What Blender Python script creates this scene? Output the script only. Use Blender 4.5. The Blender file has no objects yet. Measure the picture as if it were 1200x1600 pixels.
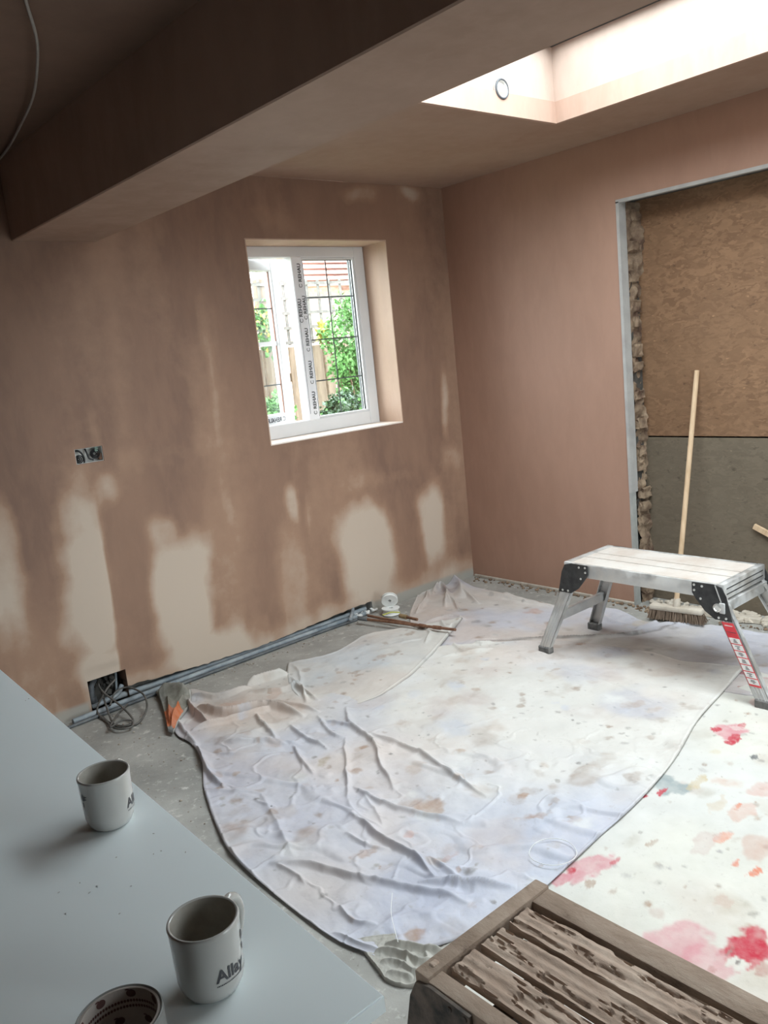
import bpy, bmesh, math, random
import numpy as np
from mathutils import Vector, Matrix
random.seed(7)
C = bpy.context.scene.collection
scn = bpy.context.scene

# ------------------------------------------------------------------ camera
CAM = np.array([-3.7738, -3.6590, 1.4683]); YAW, PITCH, ROLL, FPX = 0.87246, -0.18666, -0.10278, 1300.0
_f = np.array([math.cos(PITCH)*math.cos(YAW), math.cos(PITCH)*math.sin(YAW), math.sin(PITCH)])
_r = np.cross(_f, [0, 0, 1]); _r /= np.linalg.norm(_r); _u = np.cross(_r, _f)
_cr, _sr = math.cos(ROLL), math.sin(ROLL)
RX, UX = _cr*_r+_sr*_u, -_sr*_r+_cr*_u
cd = bpy.data.cameras.new('camera'); cam = bpy.data.objects.new('camera', cd); C.objects.link(cam)
cd.sensor_fit = 'VERTICAL'; cd.sensor_height = 24; cd.sensor_width = 18; cd.lens = FPX/1600*24; cd.clip_start = .02
cam.matrix_world = Matrix(((RX[0], UX[0], -_f[0], CAM[0]), (RX[1], UX[1], -_f[1], CAM[1]), (RX[2], UX[2], -_f[2], CAM[2]), (0, 0, 0, 1)))
scn.camera = cam

# ------------------------------------------------------------------ sky, lights, exposure
SKY = 6.2
world = bpy.data.worlds.new('overcast_sky'); scn.world = world; world.use_nodes = True
wn = world.node_tree; wn.nodes.clear()
wo = wn.nodes.new('ShaderNodeOutputWorld'); wb = wn.nodes.new('ShaderNodeBackground'); wb.inputs[1].default_value = SKY
wc = wn.nodes.new('ShaderNodeTexCoord'); wno = wn.nodes.new('ShaderNodeTexNoise'); wno.inputs['Scale'].default_value = 2.0; wno.inputs['Detail'].default_value = 3
wr = wn.nodes.new('ShaderNodeValToRGB'); wr.color_ramp.elements[0].color = (.80, .90, 1.0, 1); wr.color_ramp.elements[1].color = (.97, .99, 1.0, 1)
wn.links.new(wc.outputs['Generated'], wno.inputs[0]); wn.links.new(wno.outputs[0], wr.inputs[0]); wn.links.new(wr.outputs[0], wb.inputs[0]); wn.links.new(wb.outputs[0], wo.inputs[0])
def portal(name, loc, rot, sx, sy):
    l = bpy.data.lights.new(name, 'AREA'); l.shape = 'RECTANGLE'; l.size = sx; l.size_y = sy; l.cycles.is_portal = True
    o = bpy.data.objects.new(name, l); o.location = loc; o.rotation_euler = rot; C.objects.link(o)
SKX0, SKX1, SKY0, SKY1 = -2.06, -.5, -3.95, -1.23          # rooflight opening
portal('rooflight_portal', ((SKX0+SKX1)/2, (SKY0+SKY1)/2, 2.80), (0, 0, 0), SKX1-SKX0, SKY1-SKY0)
portal('fill_door_portal', (-1.375, -5.52, 1.05), (math.radians(90), 0, 0), 1.55, 2.1)
portal('window_portal', (-.95, .32, 1.58), (math.radians(-90), 0, 0), .95, 1.05)
scn.view_settings.view_transform = 'Standard'; scn.view_settings.look = 'None'; scn.view_settings.gamma = 1
scn.view_settings.use_curve_mapping = False; scn.view_settings.exposure = 0.98
scn.cycles.use_denoising = True; scn.cycles.max_bounces = 14; scn.cycles.diffuse_bounces = 8
scn.cycles.transparent_max_bounces = 12; scn.cycles.sample_clamp_indirect = 8
scn.cycles.caustics_reflective = False; scn.cycles.caustics_refractive = False

# ------------------------------------------------------------------ helpers
def ray(px, py): return _f+RX*(px-600)/FPX+UX*(800-py)/FPX
def onz(p, z=0.0): d = ray(*p); return CAM+d*(z-CAM[2])/d[2]
def onx(p, x=0.0): d = ray(*p); return CAM+d*(x-CAM[0])/d[0]
def proj(P):
    d = np.array(P, float)-CAM; z = d@_f; return np.array([600+FPX*(d@RX)/z, 800-FPX*(d@UX)/z])
def ony(p, y=0.0): d = ray(*p); return CAM+d*(y-CAM[1])/d[1]

def link(name, me, mat=None, parent=None):
    o = bpy.data.objects.new(name, me); C.objects.link(o)
    if mat is not None:
        for m in (mat if isinstance(mat, (list, tuple)) else [mat]): me.materials.append(m)
    if parent is not None: o.parent = parent
    return o
def smooth(o, ang=40):
    me = o.data
    me.polygons.foreach_set('use_smooth', [True]*len(me.polygons))
    if ang < 180:
        bm = bmesh.new(); bm.from_mesh(me); a = math.radians(ang)
        for e in bm.edges:
            if len(e.link_faces) != 2 or e.calc_face_angle(0) > a: e.smooth = False
        bm.to_mesh(me); bm.free()
    return o
def obj(name, bm, mat, parent=None, sm=None):
    bmesh.ops.recalc_face_normals(bm, faces=bm.faces)
    me = bpy.data.meshes.new(name); bm.to_mesh(me); bm.free()
    o = link(name, me, mat, parent)
    if sm: smooth(o, sm)
    return o
def tag(o, label=None, cat=None, group=None, kind=None):
    if label: o['label'] = label
    if cat: o['category'] = cat
    if group: o['group'] = group
    if kind: o['kind'] = kind
    return o
def thing(name, label, cat, loc=(0, 0, 0), group=None, rz=0):
    o = bpy.data.objects.new(name, None); C.objects.link(o); o.location = loc; o.rotation_euler = (0, 0, rz); o.empty_display_size = .05
    return tag(o, label, cat, group)
def box(bm, x0, x1, y0, y1, z0, z1, bev=0, M=None, seg=1):
    v = [bm.verts.new((x, y, z)) for z in (z0, z1) for y in (y0, y1) for x in (x0, x1)]
    fs = [bm.faces.new([v[i] for i in q]) for q in ((0, 2, 3, 1), (4, 5, 7, 6), (0, 1, 5, 4), (2, 6, 7, 3), (0, 4, 6, 2), (1, 3, 7, 5))]
    es = list({e for f in fs for e in f.edges}); vs = v
    if bev:
        r = bmesh.ops.bevel(bm, geom=es, offset=bev, segments=seg, affect='EDGES', profile=.5); vs = list({x for f in r['faces'] for x in f.verts} | {x for x in v if x.is_valid})
    if M is not None: bmesh.ops.transform(bm, matrix=M, verts=vs)
    return vs
def BX(*a, **k): bm = bmesh.new(); box(bm, *a, **k); return bm
def frame_from(d):
    d = Vector(d).normalized(); a = Vector((0, 0, 1)) if abs(d.z) < .9 else Vector((1, 0, 0))
    s = d.cross(a).normalized(); return s, s.cross(d).normalized(), d
def tube(bm, pts, r, n=10, cap=True, closed=False):
    pts = [Vector(p) for p in pts]; N = len(pts); rings = []
    s = None
    for i, p in enumerate(pts):
        a = pts[(i-1) % N] if (closed or i > 0) else p; b = pts[(i+1) % N] if (closed or i < N-1) else p
        t = (b-a).normalized()
        if s is None: s, u, _ = frame_from(t)
        else:
            s = (s-t*s.dot(t)).normalized(); u = s.cross(t).normalized()
        rr = r[i] if isinstance(r, (list, tuple)) else r
        rings.append([bm.verts.new(p+s*math.cos(k*2*math.pi/n)*rr+u*math.sin(k*2*math.pi/n)*rr) for k in range(n)])
    for i in range(N if closed else N-1):
        A, B = rings[i], rings[(i+1) % N]
        for k in range(n): bm.faces.new((A[k], A[(k+1) % n], B[(k+1) % n], B[k]))
    if cap and not closed: bm.faces.new(rings[0]); bm.faces.new(rings[-1])
def lathe(bm, prof, n=48, c=(0, 0, 0), closed=False):
    rings = []
    for r, z in prof:
        if r < 1e-6: rings.append([bm.verts.new((c[0], c[1], c[2]+z))])
        else: rings.append([bm.verts.new((c[0]+r*math.cos(k*2*math.pi/n), c[1]+r*math.sin(k*2*math.pi/n), c[2]+z)) for k in range(n)])
    for i in range(len(rings)-(0 if closed else 1)):
        A, B = rings[i], rings[(i+1) % len(rings)]
        for k in range(n):
            q = [A[k % len(A)], A[(k+1) % n % len(A)], B[(k+1) % n % len(B)], B[k % len(B)]]
            q = [x for j, x in enumerate(q) if x not in q[:j]]
            if len(q) > 2: bm.faces.new(q)
def prism(bm, poly, h0, h1, axis=0):
    """poly: 2-D points, extruded along axis between h0 and h1"""
    def P(a, b, h): return ((h, a, b), (a, h, b), (a, b, h))[axis]
    A = [bm.verts.new(P(a, b, h0)) for a, b in poly]; B = [bm.verts.new(P(a, b, h1)) for a, b in poly]
    bm.faces.new(A); bm.faces.new(B[::-1]); n = len(poly)
    for i in range(n): bm.faces.new((A[i], A[(i+1) % n], B[(i+1) % n], B[i]))
def spline(pts, n=8):
    P = [np.array(p, float) for p in pts]; P = [2*P[0]-P[1]]+P+[2*P[-1]-P[-2]]; out = []
    for i in range(1, len(P)-2):
        for k in range(n):
            t = k/n; a, b, c, d = P[i-1:i+3]
            out.append(.5*((2*b)+(c-a)*t+(2*a-5*b+4*c-d)*t*t+(3*b-a-3*c+d)*t**3))
    out.append(P[-2]); return out
def text_bm(s, size, bold=0.0, extrude=0.0, align='LEFT'):
    cu = bpy.data.curves.new('t', 'FONT'); cu.body = s; cu.size = size; cu.offset = bold; cu.extrude = extrude; cu.align_x = align; cu.resolution_u = 4
    o = bpy.data.objects.new('t', cu); C.objects.link(o)
    me = o.to_mesh(); bm = bmesh.new(); bm.from_mesh(me); o.to_mesh_clear(); bpy.data.objects.remove(o); bpy.data.curves.remove(cu)
    return bm

# value noise on numpy arrays
def vnoise(x, y, seed=0):
    rs = np.random.RandomState(seed); L = rs.rand(64, 64)
    xi = np.floor(x).astype(int); yi = np.floor(y).astype(int); fx = x-xi; fy = y-yi
    fx = fx*fx*(3-2*fx); fy = fy*fy*(3-2*fy); g = lambda a, b: L[a % 64, b % 64]
    return (g(xi, yi)*(1-fx)+g(xi+1, yi)*fx)*(1-fy)+(g(xi, yi+1)*(1-fx)+g(xi+1, yi+1)*fx)*fy
def fbm(x, y, seed=0, octv=4):
    s = 0; a = .5; t = 0
    for k in range(octv): s = s+a*vnoise(x*2**k+k*7.3, y*2**k-k*3.1, seed+k); t += a; a *= .5
    return s/t
def sstep(a, b, x): t = np.clip((x-a)/(b-a), 0, 1); return t*t*(3-2*t)

# ------------------------------------------------------------------ materials
def lin(r, g, b): return tuple(((c/255)/12.92 if c/255 <= .04045 else ((c/255+.055)/1.055)**2.4) for c in (r, g, b))
class Mat:
    def __init__(s, name, col=(.5, .5, .5), rough=.7, metal=0, spec=.5):
        s.m = bpy.data.materials.new(name); s.m.use_nodes = True; s.nt = s.m.node_tree; s.b = s.nt.nodes['Principled BSDF']
        s.b.inputs['Base Color'].default_value = (*col, 1); s.b.inputs['Roughness'].default_value = rough
        s.b.inputs['Metallic'].default_value = metal; s.b.inputs['Specular IOR Level'].default_value = spec
        s.tc = s.nt.nodes.new('ShaderNodeTexCoord'); s.col = None
    def n(s, t, **k):
        x = s.nt.nodes.new(t)
        for a, b in k.items(): setattr(x, a, b)
        return x
    def l(s, a, b): s.nt.links.new(a, b)
    def noise(s, scale, detail=4, rough=.5, stretch=(1, 1, 1), dist=0):
        mp = s.n('ShaderNodeMapping'); mp.inputs['Scale'].default_value = stretch; s.l(s.tc.outputs['Object'], mp.inputs[0])
        x = s.n('ShaderNodeTexNoise'); x.inputs['Scale'].default_value = scale; x.inputs['Detail'].default_value = detail; x.inputs['Roughness'].default_value = rough; x.inputs['Distortion'].default_value = dist
        s.l(mp.outputs[0], x.inputs[0]); return x.outputs[0]
    def ramp(s, f, stops):
        x = s.n('ShaderNodeValToRGB'); e = x.color_ramp.elements
        while len(e) < len(stops): e.new(.5)
        for q, (p, c) in zip(e, stops): q.position = p; q.color = (*c, 1) if not isinstance(c, (int, float)) else (c, c, c, 1)
        s.l(f, x.inputs[0]); return x.outputs[0]
    def mix(s, f, a, b, mode='MIX'):
        x = s.n('ShaderNodeMix', data_type='RGBA', blend_type=mode); 
        for i, v in ((0, f), (6, a), (7, b)):
            if hasattr(v, 'links'): s.l(v, x.inputs[i])
            elif isinstance(v, (int, float)) and i == 0: x.inputs[0].default_value = v
            else: x.inputs[i].default_value = (*v, 1) if not isinstance(v, (int, float)) else (v, v, v, 1)
        return x.outputs[2]
    def math(s, op, a, b=0):
        x = s.n('ShaderNodeMath', operation=op)
        for i, v in enumerate((a, b)):
            if hasattr(v, 'links'): s.l(v, x.inputs[i])
            else: x.inputs[i].default_value = v
        return x.outputs[0]
    def attr(s, name, fac=False):
        x = s.n('ShaderNodeAttribute', attribute_name=name); return x.outputs['Fac' if fac else 'Color']
    def setcol(s, c): s.l(c, s.b.inputs['Base Color']); return s
    def setrough(s, c): s.l(c, s.b.inputs['Roughness']); return s
    def bump(s, h, strength=.3, dist=.01):
        x = s.n('ShaderNodeBump'); x.inputs['Strength'].default_value = strength; x.inputs['Distance'].default_value = dist
        s.l(h, x.inputs['Height'])
        old = s.b.inputs['Normal'].links
        if old: s.l(old[0].from_socket, x.inputs['Normal'])
        s.l(x.outputs[0], s.b.inputs['Normal']); return s

def mottled(name, c1, c2, scale=6, rough=.8, metal=0, bs=.2, bd=.004, detail=6, fine=60, spec=.4, stretch=(1, 1, 1), lo=.35, hi=.65):
    m = Mat(name, c1, rough, metal, spec); m.setcol(m.ramp(m.noise(scale, detail, .6, stretch), [(lo, c1), (hi, c2)]))
    m.bump(m.noise(fine, 4, .6, stretch), bs, bd); return m.m

# plaster on the window wall: damp pink-brown with paler dry patches (per-vertex 'dry' amount)
WET, DRY, PEACH = (.205, .122, .088), (.52, .425, .345), (.36, .225, .152)
def plaster(name, wet, mid, dryc, useattr=False, rough=.62, spec=.35):
    m = Mat(name, wet, rough, 0, spec)
    big = m.noise(1.6, 5, .55, (1, 1, .45), .6); fine = m.noise(9, 6, .65, (1.4, 1.4, .5), .3)
    c = m.mix(m.ramp(big, [(.36, 0), (.66, 1)]), wet, mid)
    c = m.mix(m.ramp(fine, [(.4, 0), (.75, .45)]), c, tuple(x*1.16 for x in mid))
    if useattr:
        d = m.attr('dry', True)
        edge = m.math('ADD', d, m.math('MULTIPLY', m.math('SUBTRACT', m.noise(14, 5, .6), .5), .35))
        c = m.mix(m.ramp(edge, [(.12, 0), (.42, 1)]), c, PEACH)
        c = m.mix(m.ramp(edge, [(.35, 0), (.85, 1)]), c, dryc)
        g = m.attr('grey', True); c = m.mix(g, c, (.36, .345, .31))
    m.setcol(c); m.bump(m.noise(3.2, 4, .5, (1, 1, .5)), .25, .012); m.bump(m.noise(70, 3, .6), .06, .003)
    return m.m
M_wallL = plaster('damp_plaster', WET, (.29, .175, .12), DRY, True)
M_wallR = plaster('pink_plaster', (.335, .197, .142), (.37, .222, .163), (.5, .4, .3))
M_ceil = plaster('ceiling_plaster', (.33, .215, .16), (.37, .26, .20), (.5, .4, .3))
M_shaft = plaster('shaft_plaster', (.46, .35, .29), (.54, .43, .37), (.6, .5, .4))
M_beam = plaster('beam_plaster', (.31, .208, .157), (.38, .268, .21), (.5, .4, .3))
M_reveal = plaster('reveal_plaster', (.46, .315, .23), (.52, .375, .29), (.6, .5, .4))
M_kit = plaster('kitchen_plaster', (.15, .096, .07), (.19, .122, .09), (.5, .4, .3))  # shade put into the colour: darkened to cut light bounced onto the beam
M_board = mottled('plasterboard_edge', (.34, .33, .32), (.42, .41, .395), 9, .85)
M_dark = mottled('dark_cavity', (.04, .038, .035), (.085, .08, .072), 20, .9, fine=60, bs=.5)
M_pvc = mottled('white_upvc', (.68, .69, .70), (.72, .73, .74), 4, .3, bs=.02)
M_film = mottled('protective_film', (.82, .83, .86), (.88, .89, .91), 8, .3, bs=.1, fine=14)
M_ink = Mat('black_ink', (.02, .02, .022), .5).m
M_ink2 = Mat('grey_ink', (.07, .07, .08), .5).m
M_lead = Mat('lead_strip', (.10, .11, .11), .5, .3).m
M_gasket = Mat('black_gasket', (.02, .02, .02), .6).m

def screed():
    m = Mat('concrete_screed', (.4, .4, .4), .85)
    c = m.ramp(m.noise(2.2, 8, .62), [(.3, (.22, .215, .198)), (.52, (.34, .33, .305)), (.72, (.45, .44, .41))])
    c = m.mix(m.ramp(m.noise(26, 6, .7), [(.56, 0), (.7, .8)]), c, (.62, .60, .56))
    c = m.mix(m.ramp(m.noise(60, 3, .6), [(.66, 0), (.72, .6)]), c, (.16, .14, .12))
    m.setcol(c); m.bump(m.noise(40, 6, .65), .3, .006); return m.m
M_screed = screed()
def osb(name, a, b, c_):
    m = Mat(name, a, .8)
    v = m.n('ShaderNodeTexVoronoi'); v.inputs['Scale'].default_value = 24; mp = m.n('ShaderNodeMapping'); mp.inputs['Scale'].default_value = (1, 1, 2.3); m.l(m.tc.outputs['Object'], mp.inputs[0])
    ns = m.n('ShaderNodeTexNoise'); ns.inputs['Scale'].default_value = 9; ns.inputs['Detail'].default_value = 3; m.l(mp.outputs[0], ns.inputs[0])
    ad = m.n('ShaderNodeVectorMath', operation='MULTIPLY_ADD'); m.l(ns.outputs['Color'], ad.inputs[0]); ad.inputs[1].default_value = (.35, .35, .35); m.l(mp.outputs[0], ad.inputs[2])
    m.l(ad.outputs[0], v.inputs['Vector'])
    sep = m.n('ShaderNodeSeparateColor'); m.l(v.outputs['Color'], sep.inputs[0])
    c = m.mix(m.ramp(sep.outputs[0], [(.0, 0), (1, .8)]), a, b)
    c = m.mix(m.ramp(m.noise(2.3, 6, .7), [(.35, 0), (.7, .7)]), c, c_)
    c = m.mix(m.ramp(m.noise(17, 5, .7, (1, 1, 2)), [(.60, 0), (.70, .65)]), c, tuple(x*.4 for x in a))
    c = m.mix(m.ramp(m.noise(28, 3, .6, (1, 1, 2.5)), [(.68, 0), (.74, .5)]), c, tuple(min(1, x*1.7) for x in b))
    m.setcol(c); m.bump(sep.outputs[1], .25, .004); m.bump(m.noise(60, 4), .3, .003); return m.m
M_osb1 = osb('osb_upper', (.165, .088, .045), (.29, .165, .09), (.20, .112, .06))
M_osb2 = osb('osb_lower', (.125, .098, .068), (.18, .142, .10), (.15, .12, .085))
M_masonry = mottled('broken_masonry', (.10, .058, .04), (.34, .25, .17), 11, .95, bs=.8, bd=.01, fine=50)
def sheetmat():
    m = Mat('dust_sheet_cotton', (.7, .7, .7), .9, 0, .15)
    c = m.attr('stain'); c = m.mix(m.ramp(m.noise(48, 5, .7), [(.60, 0), (.72, .35)]), c, (.34, .30, .28))
    c = m.mix(m.ramp(m.noise(20, 5, .65), [(.35, .16), (.6, 0)]), c, (.68, .655, .63))
    m.setcol(c); m.bump(m.noise(26, 5, .6), .25, .006); m.bump(m.noise(300, 2, .5), .1, .001); return m.m
M_sheet = sheetmat()
M_work = mottled('pale_laminate', (.86, .94, .96), (.88, .955, .975), 3, .34, bs=.015, fine=200, spec=.5)
M_workedge = mottled('laminate_edge', (.45, .47, .47), (.5, .52, .52), 6, .5)
M_cab = mottled('white_cabinet', (.7, .71, .72), (.74, .75, .76), 4, .4, bs=.02)
def mug_mat():
    m = Mat('white_glazed_ceramic', (.70, .70, .67), .14, 0, .5); m.b.inputs['Coat Weight'].default_value = .3
    m.setcol(m.ramp(m.noise(9, 3), [(.4, (.50, .50, .48)), (.6, (.54, .535, .515))])); return m.m
M_mug = mug_mat()
M_mugin = mottled('tea_stained_glaze', (.38, .355, .31), (.50, .485, .44), 30, .2, bs=.02, spec=.5)
M_tape = mottled('duct_tape_side', (.16, .165, .16), (.24, .245, .235), 30, .5, bs=.3, fine=300, stretch=(.1, .1, 4))
M_core = mottled('cardboard_core', (.36, .32, .29), (.44, .40, .37), 10, .8)
M_coreink = Mat('core_print', (.085, .035, .032), .7).m
def alu(name='dusty_aluminium'):
    m = Mat(name, (.7, .7, .7), .42, .75)
    n = m.noise(7, 6, .65); c = m.ramp(n, [(.35, (.52, .53, .54)), (.62, (.66, .645, .62))]); m.setcol(c)
    mt = m.ramp(m.noise(11, 5, .7), [(.42, .75), (.6, .05)]); m.l(mt, m.b.inputs['Metallic']); m.bump(m.noise(60, 4, .6), .15, .002); return m.m
M_alu = alu()
M_deck = mottled('plaster_dusted_deck', (.60, .56, .52), (.48, .39, .33), 7, .8, bs=.35, fine=70, bd=.003, lo=.42, hi=.78)
M_blackpl = mottled('black_plastic', (.022, .022, .024), (.05, .05, .05), 30, .5, bs=.1)
M_rivet = Mat('steel_rivet', (.75, .75, .73), .3, .8).m
M_rubber = mottled('grey_rubber_foot', (.09, .09, .09), (.2, .19, .18), 30, .8)
M_redlab = mottled('red_label', (.62, .045, .06), (.70, .09, .10), 12, .5)
M_whitelab = mottled('white_label', (.68, .65, .63), (.78, .76, .74), 40, .5)
def mud(name, a, b, c2):
    m = Mat(name, a, .95, 0, .1); n = m.noise(18, 8, .7, (1, .35, 1), .3)
    c = m.ramp(n, [(.3, a), (.5, b), (.7, c2)])
    c = m.mix(m.ramp(m.noise(34, 6, .75, (1, .4, 1)), [(.28, .7), (.42, 0)]), c, (.07, .05, .038))
    m.setcol(c); m.bump(n, .6, .008); m.bump(m.noise(90, 4, .7), .4, .003); return m.m
M_mud = mud('dried_plaster_crust', (.26, .185, .14), (.35, .265, .21), (.46, .37, .30))
M_mudrail = mud('plaster_smeared_rail', (.20, .145, .11), (.265, .20, .155), (.34, .27, .215))
M_muddark = mottled('plaster_smeared_hinge', (.03, .028, .026), (.13, .10, .08), 24, .8, bs=.5)
M_cond = mottled('grey_conduit', (.17, .205, .235), (.34, .37, .39), 14, .55, bs=.1)
M_cond2 = mottled('dark_conduit', (.07, .08, .09), (.16, .17, .175), 14, .6, bs=.1)
M_copper = mottled('tarnished_copper', (.17, .08, .05), (.30, .17, .11), 30, .5, .5, bs=.1)
M_cable = mottled('grey_cable', (.075, .07, .062), (.14, .13, .12), 30, .6, bs=.1)
M_bcable = Mat('black_cable', (.018, .018, .02), .45).m
M_white = mottled('white_plastic', (.72, .72, .70), (.78, .78, .76), 14, .5)
M_wood = mottled('pale_pine_handle', (.52, .36, .22), (.64, .47, .31), 12, .7, stretch=(3, 3, .3))
M_dustwood = mottled('dusty_wood', (.46, .40, .33), (.60, .54, .46), 16, .9)
M_bristle = mottled('brown_bristle', (.14, .095, .065), (.26, .19, .14), 90, .9, bs=.6, stretch=(1, 1, .1))
M_yellow = Mat('green_yellow_sleeve', (.45, .45, .08), .5).m
def glassmat():
    m = bpy.data.materials.new('window_glass'); m.use_nodes = True; t = m.node_tree; t.nodes.clear()
    o = t.nodes.new('ShaderNodeOutputMaterial'); mx = t.nodes.new('ShaderNodeMixShader'); tr = t.nodes.new('ShaderNodeBsdfTransparent'); gl = t.nodes.new('ShaderNodeBsdfGlossy')
    lw = t.nodes.new('ShaderNodeLayerWeight'); pw = t.nodes.new('ShaderNodeMath'); pw.operation = 'POWER'; pw.inputs[1].default_value = 5; t.links.new(lw.outputs['Facing'], pw.inputs[0]); fr = t.nodes.new('ShaderNodeMath'); fr.operation = 'MULTIPLY_ADD'; fr.inputs[1].default_value = .9; fr.inputs[2].default_value = .04; t.links.new(pw.outputs[0], fr.inputs[0]); tr.inputs[0].default_value = (.95, .97, .96, 1); gl.inputs['Roughness'].default_value = .02
    t.links.new(fr.outputs[0], mx.inputs[0]); t.links.new(tr.outputs[0], mx.inputs[1]); t.links.new(gl.outputs[0], mx.inputs[2]); t.links.new(mx.outputs[0], o.inputs[0]); return m
M_glass = glassmat()
M_fence = mottled('weathered_fence_board', (.13, .095, .068), (.24, .185, .135), 9, .9, bs=.4, stretch=(2, 2, .3))
M_trellis = mottled('grey_trellis', (.09, .085, .078), (.17, .16, .145), 14, .9)
M_leaf = mottled('bright_leaf', (.06, .17, .045), (.13, .29, .085), 9, .55, spec=.3)
M_leafd = mottled('dark_ivy_leaf', (.02, .055, .03), (.075, .13, .07), 9, .4, spec=.5)
M_leafy = mottled('yellow_leaf', (.36, .33, .05), (.45, .42, .12), 9, .6)
M_twig = mottled('brown_twig', (.10, .07, .045), (.18, .13, .09), 20, .9)
M_grass = mottled('garden_ground', (.16, .20, .09), (.28, .26, .16), 5, .95)
M_tile = mottled('red_roof_tile', (.34, .20, .17), (.44, .28, .24), 9, .85)
M_brick = mottled('pale_house_brick', (.42, .27, .21), (.56, .40, .33), 9, .9)
M_render = mottled('outer_wall', (.4, .3, .25), (.5, .4, .33), 6, .9)

# ------------------------------------------------------------------ setting
def gridlines(a, b, step, marks):
    s = {round(a, 5), round(b, 5)} | {round(m, 5) for m in marks if a < m < b}; s = sorted(s); out = []
    for p, q in zip(s, s[1:]):
        n = max(1, int(math.ceil((q-p)/step-1e-6))); out += [p+(q-p)*k/n for k in range(n)]
    return np.array(out+[s[-1]])
def holed_wall(name, us, vs, holes, to3, depth_fn, mat, parent=None, kind='structure'):
    """grid face with rectangular holes (u0,u1,v0,v1,depth) whose rims run back to depth"""
    nu, nv = len(us), len(vs); U, V = np.meshgrid(us, vs, indexing='ij')
    pts = [tuple(to3(u, v, depth_fn(u, v))) for u, v in zip(U.ravel(), V.ravel())]
    uc, vc = (us[1:]+us[:-1])/2, (vs[1:]+vs[:-1])/2; faces = []
    for i in range(nu-1):
        for j in range(nv-1):
            if any(h[0] < uc[i] < h[1] and h[2] < vc[j] < h[3] for h in holes): continue
            a = i*nv+j; faces.append((a, a+nv, a+nv+1, a+1))
    for (u0, u1, v0, v1, d) in holes:
        if d == 0: continue
        for P in (((u0, v0), (u1, v0)), ((u1, v0), (u1, v1)), ((u1, v1), (u0, v1)), ((u0, v1), (u0, v0))):
            k = len(pts); (a, b), (c, e) = P
            pts += [tuple(to3(a, b, 0)), tuple(to3(c, e, 0)), tuple(to3(c, e, d)), tuple(to3(a, b, d))]; faces.append((k, k+1, k+2, k+3))
    me = bpy.data.meshes.new(name); me.from_pydata(pts, [], faces); me.update()
    o = link(name, me, mat, parent)
    if kind: o['kind'] = kind
    return o, U.ravel(), V.ravel(), len(pts)

WX0, WX1, WZ0, WZ1 = -1.417, -.488, 1.066, 2.095
RC0, RC1 = -2.37, -.865                                      # skirting recess
BOX = (-2.552, -2.37, .0, .152); SOCK = (-2.432, -2.306, 1.127, 1.195)
RDIV = 12; rxs = np.linspace(RC0, RC1, RDIV+1)
rz = [.070, .060, .052, .044, .040, .038, .036, .040, .046, .054, .060, .066]
holes = [(WX0, WX1, WZ0, WZ1, .2), (*BOX, .10), (*SOCK, .045)]
holes.append((RC0, RC1, 0, .05, .0))
xs = gridlines(-6.0, 0, .018, [WX0, WX1, RC0, RC1, *BOX[:2], *SOCK[:2], -2.542])
zs = gridlines(0, 2.4, .018, [WZ0, WZ1, BOX[3], SOCK[2], SOCK[3], .05])
wallL, U, V, npt = holed_wall('wall_left', xs, zs, holes, lambda u, v, d: (u, d, v), lambda u, v: 0, M_wallL)
# dry patches of the wall (x, z centre, half sizes, strength, sharpness)
dry = np.zeros(npt); X, Z = U, V
wob = (fbm(X*5+9, Z*3+4, 3, 4)-.5)
def patch(p, rx, rz_, s, soft=.5, px=2.6):
    global dry
    c = ony(p); d = (np.abs((X-c[0]+wob*.10)/rx)**px+np.abs((Z-c[2]+wob*.16)/rz_)**px)**(1/px)
    dry[:len(X)] = np.maximum(dry[:len(X)], s*(1-sstep(1-soft, 1+soft*.6, d)))
patch((288, 940), .165, .34, 1.0, .42, 3.2); patch((575, 862), .22, .29, .95, .45, 3); patch((672, 820), .11, .26, .75, .5)
patch((455, 795), .055, .12, .7, .6); patch((165, 770), .065, .08, .6, .8); patch((460, 900), .11, .30, .34, .6)
patch((0, 890), .09, .30, .75, .6); patch((255, 840), .10, .12, .6, .6); patch((330, 1010), .20, .13, .9, .6); patch((120, 770), .08, .12, .3, .9)
patch((692, 640), .035, .20, .42, .8); patch((150, 680), .03, .1, .3, .9); patch((215, 720), .5, .08, .16, .9); patch((330, 600), .03, .5, .22, .9)
patch((560, 305), .14, .045, .45, .8); patch((640, 305), .10, .04, .5, .8); patch((700, 720), .10, .10, .25, .8); patch((445, 350), .25, .05, .15, .8); patch((600, 740), .3, .05, .18, .9)
# the dry strip left of the filled chase ends on a crisp line at x=-2.375
xe = -2.385+.03*(Z-.5)
for p, rx, rz_, s in (((150, 950), .17, .26, .95), ((135, 880), .14, .20, .85), ((168, 1035), .16, .12, .75), ((120, 820), .12, .16, .6)):
    c = ony(p); d = np.sqrt(((X-c[0]+wob*.12)/rx)**2+((Z-c[2]+wob*.2)/rz_)**2)
    dry[:len(X)] = np.maximum(dry[:len(X)], s*(1-sstep(.3, 1.3, d))*(1-sstep(xe-.006, xe+.012, X)))
dry[:len(X)] *= .72+.56*fbm(X*6, Z*2.5, 88, 4)
dry[:len(X)] += .26*sstep(.40, .72, fbm(X*4+2, Z*.9+7, 89, 4))+.10*(1-sstep(.4, 1.0, Z))
dry[:len(X)] += .42*(1-sstep(.06, .17, Z+wob*.1))*sstep(-2.6, -2.5, X)          # paler along the foot of the wall
dry[:len(X)] += .20*sstep(.62, .75, fbm(X*7+3, Z*1.6+8, 21, 4))*(1-sstep(.8, 1.1, Z))
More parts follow.
